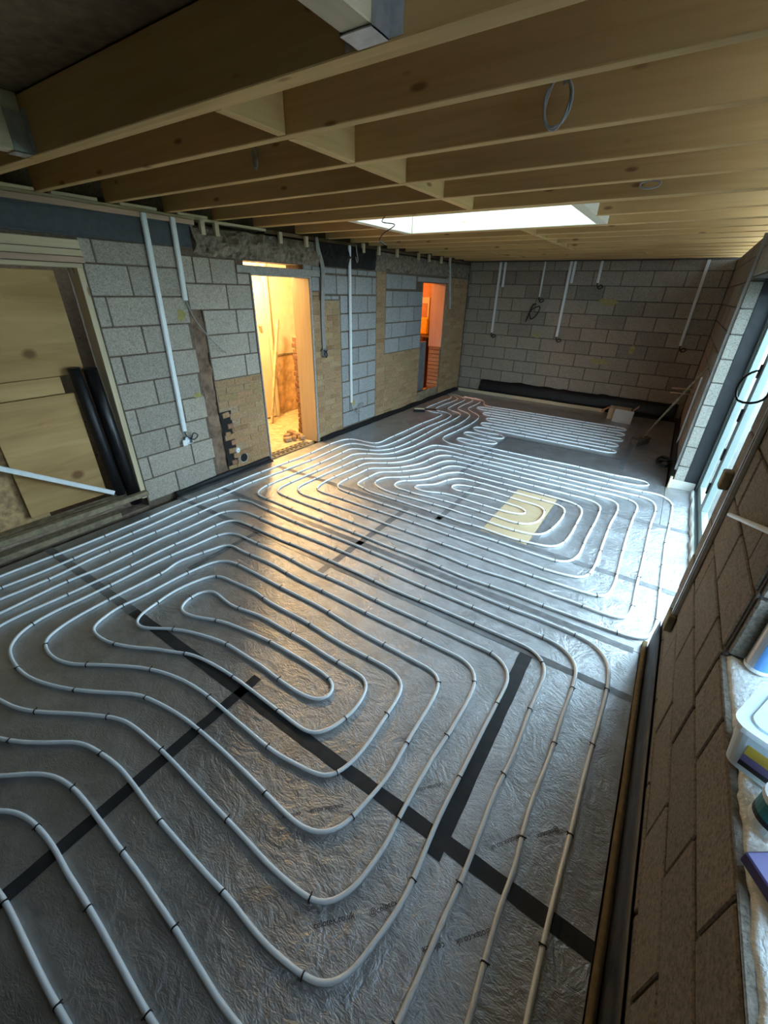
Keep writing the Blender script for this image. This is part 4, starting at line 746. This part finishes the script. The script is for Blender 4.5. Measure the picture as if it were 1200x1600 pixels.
# window sill with its things
SZ = .936
sill = empty('window_sill', (.5, .2, SZ)); sill['kind'] = 'structure'; sill.name = 'trim_4'
def f(y):
    e = .006*nz(y*14, 3)+.004*nz(y*40, 1); return [(.402+e, y, SZ-.006), (.412+e, y, SZ+.008+.003*nz(y*30)), (.50, y, SZ+.010+.003*nz(y*20, 5)), (.66, y, SZ+.012)]
strip('sill_bed', .305, 1.385, f, 160, 'sill_white', None, sill, .01)
span('sill_edge', (XR+.001, .305, .927), (.405, 1.385, SZ-.004), 'block_right', sill)
span('window_frame', (.64, .30, SZ+.01), (.70, 1.39, SZ+.07), 'frame_white', sill); span('window_frame', (.64, .30, 1.96), (.70, 1.39, 2.02), 'frame_white', sill)
for yy in (.30, .815, 1.33): span('window_frame', (.64, yy, SZ+.07), (.70, yy+.06, 1.96), 'frame_white', sill)
for y0_, y1_ in ((.36, .815), (.875, 1.33)): span('window_pane', (.666, y0_, SZ+.07), (.672, y1_, 1.96), 'dimmed_window_glass', sill, 0)
ZS = SZ+.020
c = onz(1176, 1040, ZS); can = empty('spray_can', (c.x+.012, c.y, ZS)); tag(can, 'silver and blue aerosol can standing on the window sill', 'can')
link('body', lathe([(.030, 0), (.0335, .004), (.0335, .19), (.030, .20), (.018, .212)], 28), 'can_silver', can, (c.x+.012, c.y, ZS))
link('base_rim', lathe([(.0345, 0), (.0352, .003), (.0345, .012)], 28), 'white_pvc', can, (c.x+.012, c.y, ZS))
bm = bmesh.new(); R_ = .0339; vs_ = []
for k in range(9):
    a = math.radians(200+k*11); vs_.append((bm.verts.new((R_*math.cos(a), R_*math.sin(a), .013)), bm.verts.new((R_*math.cos(a), R_*math.sin(a), .13))))
for u_, v_ in zip(vs_, vs_[1:]): bm.faces.new((u_[0], v_[0], v_[1], u_[1]))
link('blue_label', finish(bm, True), 'can_blue', can, (c.x+.012, c.y, ZS), (0, 0, math.radians(38)))
link('cap', lathe([(.017, .212), (.017, .25), (.012, .255)], 20), 'can_blue', can, (c.x+.012, c.y, ZS))
def rbox(sx, sy, h, r, taper, seg=5, z0=0):
    bm = bmesh.new(); rings = []
    for z, k in ((z0, taper), (z0+h, 1.0)):
        pts = []
        for cx, cy, a0 in ((1, 1, 0), (-1, 1, 90), (-1, -1, 180), (1, -1, 270)):
            for j in range(seg+1):
                a = math.radians(a0+90*j/seg); pts.append(((cx*(sx/2-r)+r*math.cos(a))*k, (cy*(sy/2-r)+r*math.sin(a))*k, z))
        rings.append([bm.verts.new(q) for q in pts])
    n = len(rings[0])
    for k in range(n): bm.faces.new((rings[0][k], rings[0][(k+1) % n], rings[1][(k+1) % n], rings[1][k]))
    bm.faces.new(rings[0][::-1]); bm.faces.new(rings[1]); return finish(bm)
tc = Vector((.468, .995, ZS)); rz = math.radians(-24)
tub = empty('plastic_tub', tc, rz); tag(tub, 'milky plastic tub with a lid and striped label on the window sill', 'tub')
def sub(nm, me, mat, off): o = bpy.data.objects.new(nm, me); COL.objects.link(o); me.materials.append(MATS[mat]); o.parent = tub; o.location = off; return o
sub('body', rbox(.185, .185, .118, .032, .84), 'milky_plastic', (0, 0, 0)); sub('lid', rbox(.200, .200, .015, .034, 1.0), 'milky_plastic', (0, 0, .118)); sub('lid_panel', rbox(.150, .150, .005, .028, 1.03), 'milky_plastic', (0, 0, .133))
for nm, z0, z1, mt in (('label_band', .058, .090, 'label_yellow'), ('label_band', .034, .058, 'label_purple'), ('label_band', .018, .034, 'label_black')):
    bm = bmesh.new()
    yk = lambda z_: -(.185/2)*(.84+.16*z_/.118)-.0012
    q4 = [bm.verts.new(e) for e in ((-.052, yk(z0), z0), (.052, yk(z0), z0), (.052, yk(z1), z1), (-.052, yk(z1), z1))]; bm.faces.new(q4); sub(nm, finish(bm), mt, (0, 0, 0))
c = onz(1206, 1290, ZS); pot = empty('round_pot', (c.x, c.y, ZS)); tag(pot, 'small round pot with teal and black label on the window sill', 'pot')
link('rim_base', lathe([(.040, 0), (.042, .004), (.041, .022)], 28), 'white_pvc', pot, (c.x, c.y, ZS)); link('black_band', lathe([(.0412, .022), (.0412, .036)], 28), 'label_black', pot, (c.x, c.y, ZS)); link('label', lathe([(.041, .036), (.041, .075)], 28), 'label_teal', pot, (c.x, c.y, ZS)); link('lid', lathe([(.043, .075), (.043, .088), (.036, .092)], 28), 'white_pvc', pot, (c.x, c.y, ZS))
c = onz(1222, 1388, ZS); tag(piece('purple_box', (c.x+.01, c.y-.01, ZS+.016), (.10, .12, .03), 'box_purple', None, .003, (0, 0, math.radians(35))), 'flat purple box on the window sill beside the round pot', 'box')

# ------------------------------------------------------------------ cables on the joists
def loopw(px, py, Yj, w, h, label, n=2, r=.005):
    c = ony(px, py, Yj); pts = []
    for k in range(n*10+1):
        a = math.pi/2+2*math.pi*k/10; pts.append((c.x+w*math.cos(a)*(1+.1*math.sin(k)), Yj-.012-.004*(k % 3), c.z+h*math.sin(a)*(1+.06*math.cos(k*1.7))))
    pts.insert(0, (c.x+w*.3, Yj-.01, ZC+.12))
    return wire('cable_coil', pts, r, 'cable_grey', label, 'cable', 'coiled light cables on the joists')
loopw(873, 163, 2.02, .045, .07, 'large grey cable coil hanging on a joist ahead of the double joist'); loopw(402, 247, 2.02, .018, .045, 'narrow grey cable coil on a joist beside the crossing noggin'); loopw(1016, 289, 3.44, .05, .02, 'flat grey cable coil on the doubled joist by the rooflight', 1)
loopw(487, 350, 4.55, .05, .10, 'tall grey cable coil above the hall doorway', 2, .006)
c = ony(685, 345, 4.40); wire('black_flex', [(c.x, 3.46, ZC+.01), (c.x-.03, 3.45, ZC-.03), (c.x+.10, 3.45, ZC-.06), (c.x-.02, 3.45, ZC-.12), (c.x-.05, 3.45, ZC-.16), (c.x+.01, 3.45, ZC-.20)], .004, 'black_plastic', 'thin black flex dangling below the rooflight edge')
wire('pull_cord', [(XL+.06, 5.06, 2.44), (XL+.065, 5.07, 2.34), (XL+.06, 5.10, 2.27), (XL+.06, 5.08, 2.24), (XL+.06, 5.05, 2.30)], .007, 'cable_grey', 'grey cable end hanging beside the long trunking on bluish blocks')

# ------------------------------------------------------------------ outside
struct(link('ground_patio', boxes([((.70, -8, -.25), (6, 18, -.12))]), 'patio')); struct(link('ground_lawn', boxes([((6, -14, -.3), (40, 30, -.13))]), 'grass'))
fence = empty('garden_fence', (11, 4, -.13)); tag(fence, 'brown timber garden fence beyond the glazed doors', 'fence')
fm = cbox(.03, .14, 1.8, 0, 'fence_wood')
for k in range(110): link('fence_board', fm, None, fence, (11+.01*(k % 2), -8+k*.15, .78))
